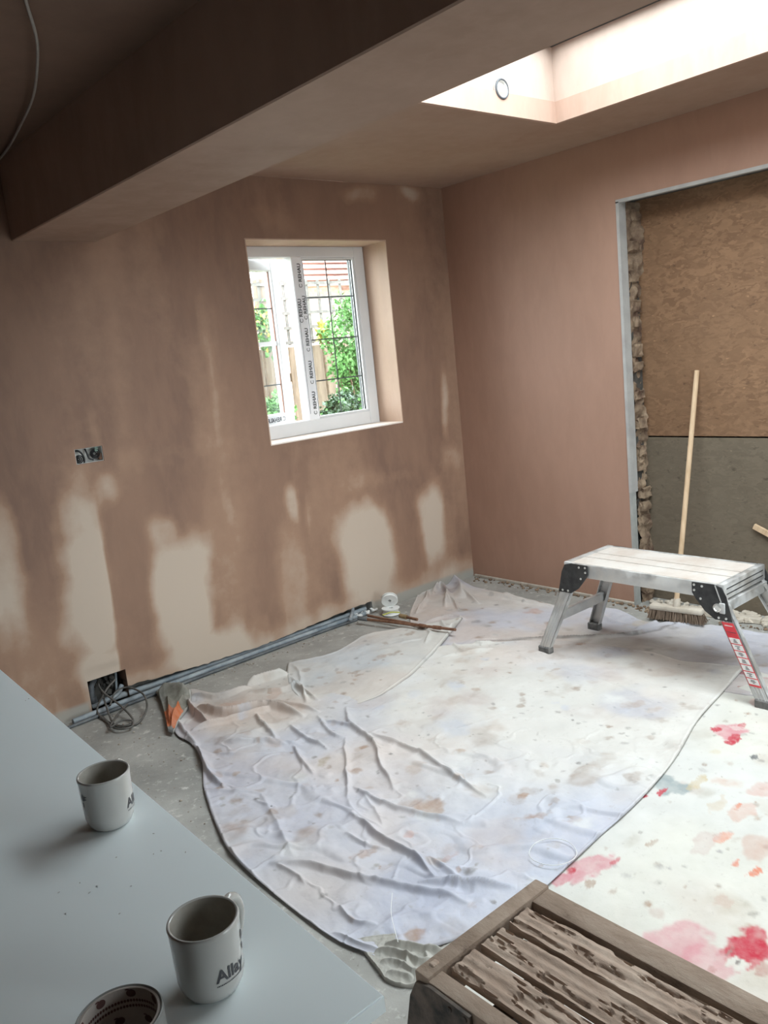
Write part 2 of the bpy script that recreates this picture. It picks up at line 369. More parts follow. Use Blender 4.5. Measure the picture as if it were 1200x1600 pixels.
grey = np.zeros(npt); grey[:len(X)] = (1-sstep(.045+.03*wob, .065+.03*wob, Z))*((X > -.87)*1.0+(X < -2.56)*.9)
for nm, arr in (('dry', dry), ('grey', grey)):
    a = wallL.data.attributes.new(nm, 'FLOAT', 'POINT'); a.data.foreach_set('value', arr.astype(np.float32))
# chase ridge: a faint vertical step in the skim
co = np.empty(npt*3, np.float32); wallL.data.vertices.foreach_get('co', co); co = co.reshape(-1, 3); k = len(X)
inner = (X < -.02) & ~((X > WX0-.001) & (X < WX1+.001) & (Z > WZ0-.001) & (Z < WZ1+.001)) & ~((Z < .2)) & ~((X < -2.3) & (X > -2.44) & (Z > 1.1) & (Z < 1.2))
bow = (fbm(X*2.2, Z*1.6, 31, 3)-.5)*.007-.004*(1-sstep(xe-.01, xe+.006, X))*sstep(-2.62, -2.5, X)*(1-sstep(1.0, 1.12, Z))
co[:k, 1] += np.where(inner, bow, 0); zl = np.interp(X, rxs[:-1], rz)+(fbm(X*40, Z*0+1, 44, 3)-.5)*.012*((X > RC0+.01) & (X < RC1-.01))
lift = (X > RC0-.001) & (X < RC1+.001) & (Z > .045); co[:k, 2] += np.where(lift, (zl-.05)*(1-sstep(.05, .16, Z)), 0)
wallL.data.vertices.foreach_set('co', co.ravel()); smooth(wallL, 30)
# cavities behind the holes
bm = bmesh.new(); box(bm, BOX[0]-.01, BOX[1]+.0, .10, .12, -.02, .17); obj('cavity_back', bm, M_dark, wallL)
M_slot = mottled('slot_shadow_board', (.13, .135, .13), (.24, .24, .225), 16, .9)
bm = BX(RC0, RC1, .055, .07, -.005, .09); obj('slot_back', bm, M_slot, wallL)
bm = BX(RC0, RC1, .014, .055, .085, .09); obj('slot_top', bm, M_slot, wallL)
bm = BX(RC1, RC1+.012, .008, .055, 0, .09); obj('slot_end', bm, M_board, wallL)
# outer leaf, so that no daylight leaks behind the plaster
bm = bmesh.new()
box(bm, -6.2, WX0, .2, .32, -.2, 2.9); box(bm, WX1, .4, .2, .32, -.2, 2.9); box(bm, WX0, WX1, .2, .32, -.2, WZ0); box(bm, WX0, WX1, .2, .32, WZ1, 2.9)
obj('outer_leaf', bm, M_render, wallL)
# pale skim on the window reveal (a part of the wall)
bm = bmesh.new()
box(bm, WX1-.002, WX1+.004, -.0015, .2, WZ0, WZ1); box(bm, WX0-.004, WX0+.002, -.0015, .2, WZ0, WZ1)
box(bm, WX0-.004, WX1+.004, -.0015, .2, WZ1-.002, WZ1+.004); obj('window_reveal', bm, M_reveal, wallL)
M_sill = mottled('sill_plaster', (.78, .68, .60), (.84, .75, .68), 12, .6)
obj('window_sill', BX(WX0, WX1, -.002, .2, WZ0-.004, WZ0+.003), M_sill, wallL)

# right wall with the boarded opening
OY, OZ = -1.2, 2.089; OYN = -4.2
ysr = gridlines(-5.4, 0, .06, [OY, OYN]); zsr = gridlines(0, 2.4, .06, [OZ])
wallR, _, _, _ = holed_wall('wall_right', ysr, zsr, [(OYN, OY, 0, OZ, .0)], lambda u, v, d: (d, u, v), lambda u, v: 0, M_wallR)
# plasterboard edges round the opening
obj('plasterboard_edge', BX(-.003, .058, OY-.004, OY+.012, .62, OZ), M_board, wallR)
obj('plasterboard_edge', BX(-.001, .040, OY-.002, OY+.012, 0, .62), mottled('grey_board_edge', (.30, .31, .30), (.38, .38, .36), 14, .9), wallR)
obj('plasterboard_edge', BX(-.003, .03, OYN, OY+.012, OZ-.006, OZ+.01), M_board, wallR)
bm = bmesh.new(); box(bm, .002, .35, OY+.012, .3, -.1, 2.9); box(bm, .002, .35, -5.5, OYN, -.1, 2.9); box(bm, .002, .35, OYN, OY+.012, OZ+.01, 2.9)
obj('outer_leaf', bm, M_dark, wallR)
obj('outer_wall', BX(.35, .42, -5.5, .3, -.1, 3.0), M_render, wallR)
# broken brickwork in the jamb
def rubble_strip(name, x0, x1, y, z0, z1, amp, mat, parent, seed):
    nz, nx = int((z1-z0)/.012), 12; Z_, X_ = np.meshgrid(np.linspace(z0, z1, nz), np.linspace(x0, x1, nx), indexing='ij')
    d = (fbm(X_*25+seed, Z_*14, seed, 4)-.45)*amp+(fbm(X_*60, Z_*60, seed+5, 3)-.5)*amp*.5
    bulge = (fbm(Z_*3.2+seed, Z_*0+2, seed+9, 3)-.5)*amp*1.4*(X_-x0)/(x1-x0)
    P = np.stack([X_, y-d-bulge, Z_], -1).reshape(-1, 3); F = [(i*nx+j, i*nx+j+1, (i+1)*nx+j+1, (i+1)*nx+j) for i in range(nz-1) for j in range(nx-1)]
    me = bpy.data.meshes.new(name); me.from_pydata(P.tolist(), [], F); o = link(name, me, mat, parent); smooth(o, 50); return o
rb = rubble_strip('broken_brickwork', .056, .172, OY+.004, 0, OZ, .055, M_masonry, wallR, 5); rb['kind'] = 'stuff'
# brick ends in the jamb, each its own piece
rr = random.Random(11); z = .05; brick_me = None
while z < 2.02:
    h = .065; bm = BX(.062+rr.uniform(0, .03), .165+rr.uniform(-.04, .0), OY-.006-rr.uniform(0, .016), OY+.03, z, z+h-.006-rr.uniform(0, .02), bev=.004); bmesh.ops.subdivide_edges(bm, edges=list(bm.edges), cuts=1)
    for v in bm.verts: v.co += Vector((rr.uniform(-.007, .007), rr.uniform(-.006, .006), rr.uniform(-.006, .006)))
    obj('brick', bm, M_masonry, wallR); z += .075 if rr.random() > .25 else .15
# OSB hoarding
SEAMZ = .895
for nm, z0, z1, mt, lab, dx in (('osb_board', SEAMZ+.004, 2.16, M_osb1, 'upper brown chipboard sheet closing the opening in the right wall', .0), ('osb_board', .0, SEAMZ-.004, M_osb2, 'lower greyer chipboard sheet behind the broom head and platform', -.004)):
    tag(obj(nm, BX(.172+dx, .190+dx, OYN-.1, OY+.10, z0, z1, bev=.001), mt), lab, 'board', 'chipboard sheets closing the opening')

# other walls, floor and ceilings
def struct(name, bm, mat): o = obj(name, bm, mat); o['kind'] = 'structure'; return o
DX0, DX1 = -2.15, -.6  # glazed door opening added unseen behind the camera for fill daylight
bm = bmesh.new(); box(bm, -6.0, DX0, -5.5, -5.4, 0, 2.6); box(bm, DX1, 0, -5.5, -5.4, 0, 2.6); box(bm, DX0, DX1, -5.5, -5.4, 2.1, 2.6)
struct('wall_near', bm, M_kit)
bm = bmesh.new()
for k in range(3):
    a = DX0+(DX1-DX0)*k/3; b = DX0+(DX1-DX0)*(k+1)/3; box(bm, a, a+.06, -5.48, -5.42, 0, 2.1); box(bm, b-.06, b, -5.48, -5.42, 0, 2.1); box(bm, a+.06, b-.06, -5.48, -5.42, 2.03, 2.1); box(bm, a+.06, b-.06, -5.48, -5.42, 0, .08)
dr1 = struct('added_fill_door', bm, M_pvc); obj('pane', BX(DX0+.05, DX1-.05, -5.452, -5.448, .07, 2.04), M_glass, dr1)
struct('patio', BX(-9, 6, -16, -5.5, -.25, -.1), mottled('patio_slabs', (.34, .33, .31), (.42, .41, .38), 5, .9))
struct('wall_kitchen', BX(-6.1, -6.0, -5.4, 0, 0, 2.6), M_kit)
struct('floor', BX(-6.1, .36, -5.5, .2, -.1, 0), M_screed)
# ceiling of the extension, with the rooflight shaft
def ceiling():
    bm = bmesh.new(); z0, z1 = 2.4, 2.74
    box(bm, -2.184, SKX0-.02, -5.4, .0, z0, z1); box(bm, SKX1+.02, .0, -5.4, 0, z0, z1); box(bm, SKX0-.02, SKX1+.02, SKY1+.02, 0, z0, z1); box(bm, SKX0-.02, SKX1+.02, -5.4, SKY0-.02, z0, z1)
    return bm
cl = struct('ceiling', ceiling(), M_ceil)
def ring_frame(bm, x0, x1, y0, y1, w, z0, z1):
    box(bm, x0-w, x0, y0-w, y1+w, z0, z1); box(bm, x1, x1+w, y0-w, y1+w, z0, z1); box(bm, x0, x1, y1, y1+w, z0, z1); box(bm, x0, x1, y0-w, y0, z0, z1)
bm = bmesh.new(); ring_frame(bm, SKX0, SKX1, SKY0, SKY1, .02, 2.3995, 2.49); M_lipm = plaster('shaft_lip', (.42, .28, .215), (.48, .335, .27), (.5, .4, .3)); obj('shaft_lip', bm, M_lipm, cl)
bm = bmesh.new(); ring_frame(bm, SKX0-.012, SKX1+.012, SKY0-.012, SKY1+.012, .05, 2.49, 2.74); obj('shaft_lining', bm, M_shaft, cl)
# rooflight: frame and glass above the shaft
wl = struct('window_2', (lambda b: (ring_frame(b, SKX0+.03, SKX1-.03, SKY0+.03, SKY1-.03, .07, 2.72, 2.78), b)[1])(bmesh.new()), M_blackpl)
obj('pane', BX(SKX0, SKX1, SKY0, SKY1, 2.755, 2.76), M_glass, wl)
# kitchen ceiling and boxed-in steel beam
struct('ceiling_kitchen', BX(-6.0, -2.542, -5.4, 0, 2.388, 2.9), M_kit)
struct('trim_1', BX(-2.542, -2.184, -5.4, 0, 2.075, 2.9, bev=.004), M_beam)
# round extractor spigot on the far face of the shaft
c0 = ony((784, 139), SKY1-.0)
fan = thing('duct_ring', 'round grey ring fixed on the bright far face of the rooflight shaft', 'ring', (c0[0], SKY1+.01, c0[2]))
bm = bmesh.new()
tube(bm, [(.037*math.cos(a), -.012, .037*math.sin(a)) for a in np.linspace(0, 2*math.pi, 40, endpoint=False)], .0050, 8, closed=True); obj('rim', bm, mottled('ring_metal', (.08, .085, .095), (.12, .125, .135), 20, .4), fan, 60)
bm = bmesh.new(); prof = [(.0, 0), (.036, 0), (.036, .014), (.032, .014), (.031, .004), (.0, .004)]; lathe(bm, prof, 32); bmesh.ops.transform(bm, matrix=Matrix.Rotation(math.pi/2, 4, 'X'), verts=bm.verts); obj('disc', bm, M_white, fan, 40)

# ------------------------------------------------------------------ window in the left wall
win = bpy.data.objects.new('window_1', None); C.objects.link(win); win['kind'] = 'structure'
FY0, FY1 = .2, .27; gx0, gx1, gz0, gz1 = -.94, -.562, 1.146, 2.036; MU0, MU1 = -1.012, -.94
bm = bmesh.new()
box(bm, WX0, -1.352, FY0, FY1, WZ0, WZ1, .004); box(bm, gx1, WX1-.002, FY0, FY1, WZ0, WZ1, .004)
box(bm, -1.352, gx1, FY0, FY1, gz1, WZ1, .004); box(bm, -1.352, gx1, FY0, FY1, WZ0+.002, gz0, .004)
obj('window_frame', bm, M_pvc, win)
bm = bmesh.new(); box(bm, MU0, MU1, FY0-.004, FY1, gz0-.004, gz1+.004, .004); obj('mullion', bm, M_film, win)
bm = bmesh.new(); b = .012      # bead round the fixed pane
box(bm, gx0, gx0+b, FY0+.006, FY0+.03, gz0, gz1, .002); box(bm, gx1-b, gx1, FY0+.006, FY0+.03, gz0, gz1, .002); box(bm, gx0+b, gx1-b, FY0+.006, FY0+.03, gz1-b, gz1, .002); box(bm, gx0+b, gx1-b, FY0+.006, FY0+.03, gz0, gz0+b, .002)
obj('glazing_bead', bm, M_pvc, win)
bm = bmesh.new(); g = .003
for (a0, a1, c0_, c1_) in ((gx1-b-g, gx1-b, gz0+b, gz1-b), (gx0+b, gx0+b+g, gz0+b, gz1-b)): box(bm, a0, a1, FY0+.02, FY0+.03, c0_, c1_)
box(bm, gx0+b, gx1-b, FY0+.02, FY0+.03, gz1-b-g, gz1-b); obj('gasket', bm, M_gasket, win)
obj('pane', BX(gx0+.004, gx1-.004, FY0+.030, FY0+.034, gz0+.004, gz1-.004), M_glass, win)
obj('spacer_bar', (lambda q: (box(q, gx1-b-.010, gx1-b-.004, FY0+.034, FY0+.046, gz0+b, gz1-b), q)[1])(bmesh.new()), M_lead, win)
def leads(parent, x0, x1, xs_, zs_, z0, z1, y):
    for x in xs_: obj('lead_strip', BX(x-.0035, x+.0035, y-.0015, y, z0, z1), M_lead, parent)
    for zz in zs_: obj('lead_strip', BX(x0, x1, y-.0025, y-.001, zz-.0035, zz+.0035), M_lead, parent)
leads(win, gx0+b, gx1-b, [-.755], [1.820, 1.586, 1.356], gz0+b, gz1-b, FY0+.0300)
# opening sash, hinged on the left and pushed out
sash = bpy.data.objects.new('sash', None); C.objects.link(sash); sash.parent = win; sash.location = (-1.362, .235, 0); sash.rotation_euler = (0, 0, math.radians(16))
SW = .362; s0, s1 = gz0-.008, gz1+.004
bm = bmesh.new(); w = .06
box(bm, 0, w, 0, .06, s0, s1, .004); box(bm, SW-w, SW, 0, .06, s0, s1, .004); box(bm, w, SW-w, 0, .06, s1-w, s1, .004); box(bm, w, SW-w, 0, .06, s0, s0+w, .004)
obj('sash_frame', bm, M_pvc, sash)
obj('sash_pane', BX(w-.004, SW-w+.004, .028, .032, s0+w-.004, s1-w+.004), M_glass, sash)
leads(sash, w, SW-w, [], [1.78, 1.36], s0+w, s1-w, .028)
obj('sash_bar', BX(w, SW-w, .018, .03, 1.575, 1.600), M_film, sash)
obj('sash_gasket', BX(SW-w-.004, SW-w-.001, .02, .028, s0+w, s1-w), mottled('red_brown_gasket', (.25, .12, .09), (.3, .16, .12), 9, .6), sash)
# printed film: REHAU with a ring mark, reading upwards
def brand(cx, z, y, size, parent, mat, flip=False):
    bm = text_bm('REHAU', size, size*.02)
    ring = bmesh.new(); n = 20; ro, ri = size*.36, size*.26; A = []
    for k in range(n+1):
        a = math.radians(40+280*k/n); A.append((ring.verts.new((-size*.62+ro*math.cos(a), size*.35+ro*math.sin(a), 0)), ring.verts.new((-size*.62+ri*math.cos(a), size*.35+ri*math.sin(a), 0))))
    for p, q in zip(A, A[1:]): ring.faces.new((p[0], q[0], q[1], p[1]))
    tm = bpy.data.meshes.new('tmp'); ring.to_mesh(tm); ring.free(); bm.from_mesh(tm); bpy.data.meshes.remove(tm)
    for v in bm.verts:
        a, b_ = v.co.x, v.co.y
        v.co = Vector((cx-b_+size*.35, y, z+a)) if not flip else Vector((cx-a, y, z+b_))
    me = bpy.data.meshes.new('lettering'); bm.to_mesh(me); bm.free(); return link('lettering', me, mat, parent)
for q, cx in (((458, 441), -.969), ((463, 496), -.990), ((471, 491), -.958), ((477, 541), -.967), ((481, 592), -.967), ((485, 640), -.967)): brand(cx, ony(q, FY0)[2], FY0-.0055, .031, win, M_ink)
brand(.24, s0+.018, -.0015, .034, sash, M_ink2, True); brand(.135, s0+.018, -.0015, .034, sash, M_ink2, True)
obj('film_edge', BX(-.9425, -.9405, FY0-.0055, FY0-.004, 1.16, 2.02), M_ink2, win); obj('film_edge', BX(MU0+.010, MU0+.0112, FY0-.0055, FY0-.004, 1.18, 1.80), M_ink2, win)

# ------------------------------------------------------------------ garden outside
struct('garden_ground', BX(-8, 12, .33, 22, -.35, -.2), M_grass)
fen = thing('garden_fence', 'tall weathered wooden board fence beyond the window', 'fence', (0, 2.9, -.2))
fb = BX(-.062, .062, -.009, .009, 0, 1.82, bev=.003); me_fb = bpy.data.meshes.new('fence_board'); fb.to_mesh(me_fb); fb.free(); me_fb.materials.append(M_fence)
for k in range(36):
    o = bpy.data.objects.new('fence_board', me_fb); C.objects.link(o); o.parent = fen; o.location = (-1.2+k*.135, random.uniform(-.006, .006), random.uniform(-.01, .01)); o.rotation_euler = (0, random.uniform(-.008, .008), 0)
for zz in (.4, 1.5): obj('fence_rail', BX(-1.3, 3.7, .012, .05, zz, zz+.08, bev=.003), M_fence, fen)
for xx in (-1.2, .6, 2.4): obj('fence_post', BX(xx-.045, xx+.045, .05, .14, 0, 2.45, bev=.004), M_fence, fen)
tre = thing('trellis', 'grey square trellis panel fixed above the garden fence', 'trellis', (0, 2.93, 1.64))
th = bpy.data.meshes.new('lath_h'); q = BX(-1.3, 3.7, -.006, .006, -.014, .014); q.to_mesh(th); q.free(); th.materials.append(M_trellis)
tv = bpy.data.meshes.new('lath_v'); q = BX(-.014, .014, .006, .016, 0, .60); q.to_mesh(tv); q.free(); tv.materials.append(M_trellis)
for k in range(5): o = bpy.data.objects.new('lath', th); C.objects.link(o); o.parent = tre; o.location = (0, 0, .02+k*.135)
for k in range(36): o = bpy.data.objects.new('lath', tv); C.objects.link(o); o.parent = tre; o.location = (-1.2+k*.135, 0, 0)
def foliage(name, label, c, rad, n, size, mats, seed, stems=5, base_z=-.2):
    rs = np.random.RandomState(seed); t = thing(name, label, 'shrub', (c[0], c[1], base_z)); d = rs.normal(size=(n, 3)); d /= np.linalg.norm(d, axis=1)[:, None]
    clump = rs.normal(size=(26, 3)); clump /= np.linalg.norm(clump, axis=1)[:, None]; clump *= rs.uniform(.45, .9, (26, 1))
    ci = rs.randint(0, 26, n); P = clump[ci]+d*rs.uniform(.12, .36, (n, 1)); P = P*np.array(rad)+np.array([0, 0, c[2]-base_z])
    P[:, 2] = np.maximum(P[:, 2], .03)
    V, F = [], []
    for i in range(n):
        a = rs.normal(size=3); a /= np.linalg.norm(a); b = np.cross(a, rs.normal(size=3)); b /= np.linalg.norm(b); nn = np.cross(a, b)
        L = size*rs.uniform(.6, 1.3); W = L*.32; k = len(V)
        V += [P[i], P[i]+a*L*.45+b*W+nn*L*.08, P[i]+a*L, P[i]+a*L*.45-b*W+nn*L*.08]; F += [(k, k+1, k+2), (k, k+2, k+3)]
    me = bpy.data.meshes.new('leaves'); me.from_pydata([tuple(v) for v in V], [], F); o = link('leaves', me, mats, t); o['kind'] = 'stuff'
    if isinstance(mats, list): me.polygons.foreach_set('material_index', np.repeat(rs.choice(len(mats), n, p=[.8, .2][:len(mats)]), 2).astype(np.int32))
    bm = bmesh.new()
    for s in range(stems):
        e = P[rs.randint(n)]; tube(bm, spline([(rs.uniform(-.05, .05), rs.uniform(-.05, .05), 0), (e[0]*.4, e[1]*.4, e[2]*.5), tuple(e)], 4), .008, 5)
    obj('stems', bm, M_twig, t, 60); return t
pb = ony((556, 560), 2.1); foliage('green_shrub', 'bright green leafy shrub right of the glazing bars outside the window', (pb[0]+.12, 2.1, pb[2]-.02), (.42, .30, .50), 8500, .042, M_leaf, 3)
pb = ony((548, 632), 1.5); foliage('dark_shrub', 'low dark glossy ivy-like bush in front of the bright shrub outside', (pb[0]+.02, 1.5, pb[2]-.10), (.28, .22, .24), 4200, .045, [M_leafd, M_leaf], 4)
pb = ony((420, 640), 2.2); foliage('small_plant', 'small green plant low behind the open window sash', (pb[0], 2.2, pb[2]-.06), (.22, .2, .22), 1600, .05, M_leaf, 5)
pb = ony((410, 515), 2.7); foliage('yellow_climber', 'yellow-green climber on the fence seen through the open sash', (pb[0]+.05, 2.75, pb[2]), (.20, .08, .26), 500, .055, [M_leaf, M_leafy], 6, base_z=-.2)
pb = ony((512, 520), 2.7); foliage('yellow_leaves', 'yellow leaf cluster hanging on the fence left of the bright shrub', (pb[0], 2.78, pb[2]), (.05, .03, .08), 90, .07, M_leafy, 8, stems=2)
pb = ony((548, 455), 2.9); foliage('tall_shrub', 'pale thin foliage rising above the trellis outside', (pb[0]+.42, 3.3, pb[2]-.12), (.30, .2, .30), 900, .06, M_leaf, 9)
# neighbouring house with red tiled roof
ho = thing('neighbour_house', 'pale brick house with a red tiled hipped roof beyond the garden', 'house', (0, 10.5, -.2))
e0, tip = ony((455, 447), 10.5), ony((540, 392), 12.5)
hx0 = e0[0]; ez = e0[2]+.2
obj('house_wall', BX(hx0+.3, hx0+8, .4, 6, 0, ez), M_brick, ho)
for k in range(18):      # tile courses climb the slope; the left end follows the hip
    t0 = k/18; y = t0*3.6; zc = ez+t0*2.6; o = obj('tile_course', BX(hx0+t0*3.1, hx0+8.2-t0*3.0, y-.02, y+.24, zc-.02, zc+.05, bev=.006), M_tile, ho)
obj('roof_slab', (lambda q: (prism(q, [(0, ez-.08), (3.7, ez+2.6), (3.7, ez-.08)], hx0+1.6, hx0+6.6, 0), q)[1])(bmesh.new()), M_tile, ho)

# ------------------------------------------------------------------ wiring, pipes at the wall
def socket_hole():
    t = thing('socket_box', 'open double back box with black cables, cut in the wall left of the window', 'socket box', (SOCK[0]+.063, .02, SOCK[2]))
    w = SOCK[1]-SOCK[0]; h = SOCK[3]-SOCK[2]
    bm = bmesh.new(); box(bm, -.0625, .0625, .017, .022, .001, h-.001); box(bm, -.0625, -.060, -.016, .018, .001, h-.001); box(bm, .0605, .0625, -.016, .018, .001, h-.001); box(bm, -.06, .0605, -.016, .018, .001, .0025); box(bm, -.06, .0605, -.016, .018, h-.0025, h-.001)
    obj('back_box', bm, mottled('zinc_box', (.62, .62, .60), (.72, .71, .68), 20, .5), t)
    for pts in ([(-.062, 0, .058), (-.045, -.008, .06), (-.03, -.012, .045), (-.022, -.010, .02), (-.024, -.006, .001)], [(-.006, .01, h-.002), (-.005, -.006, .045), (.0, -.010, .02), (.018, -.012, .01)]):
        bm = bmesh.new(); tube(bm, spline(pts, 6), .004, 8); obj('cable', bm, M_bcable, t, 60)
    for cx, cz, r in ((-.044, .022, .017), (.030, .036, .021)):
        bm = bmesh.new()
        for q in range(3): tube(bm, [(cx+(r-q*.006)*math.cos(a), -.010+.004*q, cz+(r-q*.006)*math.sin(a)) for a in np.linspace(0, 2*math.pi, 20, endpoint=False)], .0028, 6, closed=True)
        obj('cable_coil', bm, M_bcable, t, 60)
    obj('cable_sleeve', BX(.030, .046, -.012, .004, .045, .066, bev=.002), mottled('green_sleeve', (.12, .2, .16), (.18, .26, .22), 9, .6), t)
    obj('terminal_block', BX(.045, .060, -.010, .010, .006, .036, bev=.002), mottled('rust_block', (.06, .03, .02), (.14, .07, .04), 30, .7), t)
socket_hole()

def pipe(name, label, pts, r, mat, cat='pipe', n=12, group=None, fit=None, k=6):
    pts = [Vector(p) for p in pts]; b0 = pts[0].copy(); t = thing(name, label, cat, (b0.x, b0.y, max(0, b0.z-r)), group)
    o0 = Vector((b0.x, b0.y, max(0, b0.z-r)))
    bm = bmesh.new(); tube(bm, spline([tuple(p-o0) for p in pts], k), r, n); obj('tube', bm, mat, t, 60)
    if fit:
        for (a, b_, rr_, mt) in fit:
            bm = bmesh.new(); a = Vector(a)-o0; b_ = Vector(b_)-o0; tube(bm, [a, a.lerp(b_, .08), a.lerp(b_, .92), b_], [rr_*.93, rr_, rr_, rr_*.93], n); obj('coupling', bm, mt, t, 50)
    return t
pipe('conduit', 'thick blue-grey pipe along the skirting slot, nearest the wall', [(-2.50, .032, .024), (-2.2, .028, .022), (-1.6, .026, .022), (-1.1, .026, .024), (-.90, .024, .028)], .0145, M_cond, group='grey pipes along the slot')
pipe('conduit', 'blue-grey pipe lying on the floor edge in front of the wall pipe', [(-2.66, -.050, .0135), (-2.35, -.030, .0135), (-1.9, -.016, .0135), (-1.3, -.010, .0135), (-.93, -.012, .0135)], .0128, M_cond, group='grey pipes along the slot')
pipe('conduit', 'thin dark cable conduit outermost on the screed beside the slot', [(-2.72, -.086, .008), (-2.35, -.064, .008), (-1.85, -.046, .008), (-1.3, -.037, .008), (-1.02, -.045, .008)], .0075, M_cond2, group='grey pipes along the slot')
P_ = lambda p, z: tuple(onz(p, z))
pipe('conduit', 'pale grey insulated pipe rising from the slot to the copper joint', [(-1.30, .040, .058), (-1.1, .030, .062), (-1.0, .018, .060), P_((548, 967), .05)], .010, M_cond, group='grey pipes along the slot')
# copper pipes from the slot out over the sheets
a, b = P_((560, 966), .040), P_((712, 984), .045)
pipe('copper_pipe', 'long tarnished copper pipe running from the slot over the sheet edge', [a, tuple((np.array(a)+np.array(b))/2), b], .0075, M_copper, fit=[(a, tuple(np.array(a)*.9+np.array(b)*.1), .012, M_cond2), (tuple(np.array(a)*.22+np.array(b)*.78), tuple(np.array(a)*.14+np.array(b)*.86), .0105, M_copper)], group='copper pipes by the slot')
a, b = P_((575, 962), .034), P_((655, 977), .034)
pipe('copper_pipe', 'short bright copper pipe end beside the white reel', [a, tuple((np.array(a)+np.array(b))/2), b], .0075, M_copper, fit=[(b, tuple(np.array(b)+(np.array(b)-np.array(a))*.12), .011, M_copper)], group='copper pipes by the slot')
a, b = P_((625, 962), .045), P_((652, 968), .045)
pipe('copper_pipe', 'brass-jointed stub of copper pipe right of the white reel', [a, tuple((np.array(a)+np.array(b))/2), b], .008, M_copper, fit=[(a, tuple((np.array(a)*.6+np.array(b)*.4)), .013, mottled('brass', (.3, .22, .12), (.42, .34, .2), 20, .4, .5))], group='copper pipes by the slot')
a, b = P_((598, 961), .05), P_((625, 957), .05)
pipe('sleeved_wire', 'green and yellow sleeved wire between the copper pipes and the reel', [a, tuple((np.array(a)+np.array(b))/2+np.array([0, 0, .008])), b], .004, M_yellow, 'wire', 8)
# white reels
c = onz((613, 962), 0)
t = thing('tape_reel', 'white reel lying flat on the floor under the upright one', 'reel', (c[0]+.01, c[1]+.02, 0))
bm = bmesh.new(); lathe(bm, [(.014, .004), (.050, .004), (.052, .006), (.052, .009), (.044, .011), (.044, .036), (.052, .038), (.052, .042), (.014, .042)], 32, closed=True); obj('spool', bm, M_white, t, 35)
t = thing('tape_reel', 'white reel leaning upright on the wall beside the copper pipes', 'reel', (c[0]+.035, c[1]+.045, .044))
t.rotation_euler = (math.radians(-62), 0, math.radians(-40))
t.location = (c[0]+.02, c[1]+.035, .085)
bm = bmesh.new(); lathe(bm, [(.010, -.012), (.046, -.012), (.048, -.010), (.048, -.007), (.040, -.006), (.040, .006), (.048, .007), (.048, .010), (.046, .012), (.010, .012)], 36, closed=True); obj('spool', bm, M_white, t, 35)
bm = bmesh.new(); lathe(bm, [(.0, .0105), (.0098, .0105), (.0098, .0125), (.0, .0125)], 20); obj('hub', bm, M_cable, t, 35)
# grey pipes in the chased hole
pipe('elbow_pipe', 'grey plastic elbow pipe at the left of the hole cut in the wall', [(-2.53, .03, .010), (-2.53, .035, .07), (-2.525, .04, .11), (-2.50, .06, .128)], .014, M_cond2, fit=[((-2.53, .03, .035), (-2.53, .034, .06), .019, M_cond2)])
pipe('stub_pipe', 'short grey pipe stub low in the hole cut in the wall', [(-2.555+.012, .02, .022), (-2.50, .012, .028), (-2.42, .020, .040), (-2.385, .035, .07)], .011, M_cond)
pipe('conduit_tail', 'thin upright conduit at the right side of the chased hole', [(-2.415, .05, .006), (-2.405, .05, .08), (-2.395, .055, .148)], .006, M_cond, n=8)
rr = random.Random(5); bm = bmesh.new()
for k in range(22):
    r = bmesh.ops.create_icosphere(bm, subdivisions=1, radius=rr.uniform(.008, .022), matrix=Matrix.Translation((rr.uniform(-2.53, -2.40), rr.uniform(.06, .09), rr.uniform(.01, .12)))); 
    for v in r['verts']: v.co += Vector((rr.uniform(-.004, .004),)*3)
o = obj('rubble', bm, M_dark, wallL, 10); o['kind'] = 'stuff'
# tangle of cable before the hole
def loop(px_list, zs_, r=.0042, n=8):
    pts = [tuple(onz(p, z_)) for p, z_ in zip(px_list, zs_)]; return spline(pts, 7)
cc = onz((188, 1128), 0); ct = thing('cable_tangle', 'loose loops of grey cable spilling from the hole in the wall', 'cable', (cc[0], cc[1], 0))
for pl, zl in (([(180, 1062), (165, 1080), (152, 1112), (178, 1132), (212, 1132), (229, 1108), (224, 1085), (200, 1074), (180, 1082), (172, 1102)], [.13, .10, .02, .006, .006, .03, .06, .07, .06, .03]),
               ([(158, 1078), (165, 1100), (178, 1132), (198, 1134), (208, 1125), (190, 1104), (160, 1080), (152, 1064)], [.10, .05, .012, .014, .02, .045, .10, .12]),
               ([(150, 1110), (162, 1122), (180, 1138), (205, 1136), (206, 1126), (190, 1126), (172, 1136), (186, 1114), (200, 1100)], [.006, .006, .018, .018, .026, .03, .03, .02, .01])):
    bm = bmesh.new(); tube(bm, [Vector(p)-Vector((cc[0], cc[1], 0)) for p in loop(pl, zl)], .0045, 7); obj('cable', bm, M_cable, ct, 60)
# cable hanging over the kitchen ceiling
hp = [(36, -30, 2.384), (40, 0, 2.372), (57, 60, 2.362), (58, 105, 2.36), (52, 150, 2.362), (35, 190, 2.366), (10, 235, 2.372), (-25, 275, 2.384)]
pts = [tuple(onz((a, b_), z_)) for a, b_, z_ in hp]
bm = bmesh.new(); tube(bm, [Vector(p)-Vector(pts[0]) for p in spline(pts, 7)], .0042, 8)
o = obj('hanging_cable', bm, mottled('pale_cable', (.30, .28, .26), (.38, .36, .33), 20, .5), None, 60); o.location = pts[0]; tag(o, 'loose grey cable drooping across the dark ceiling at top left', 'cable')

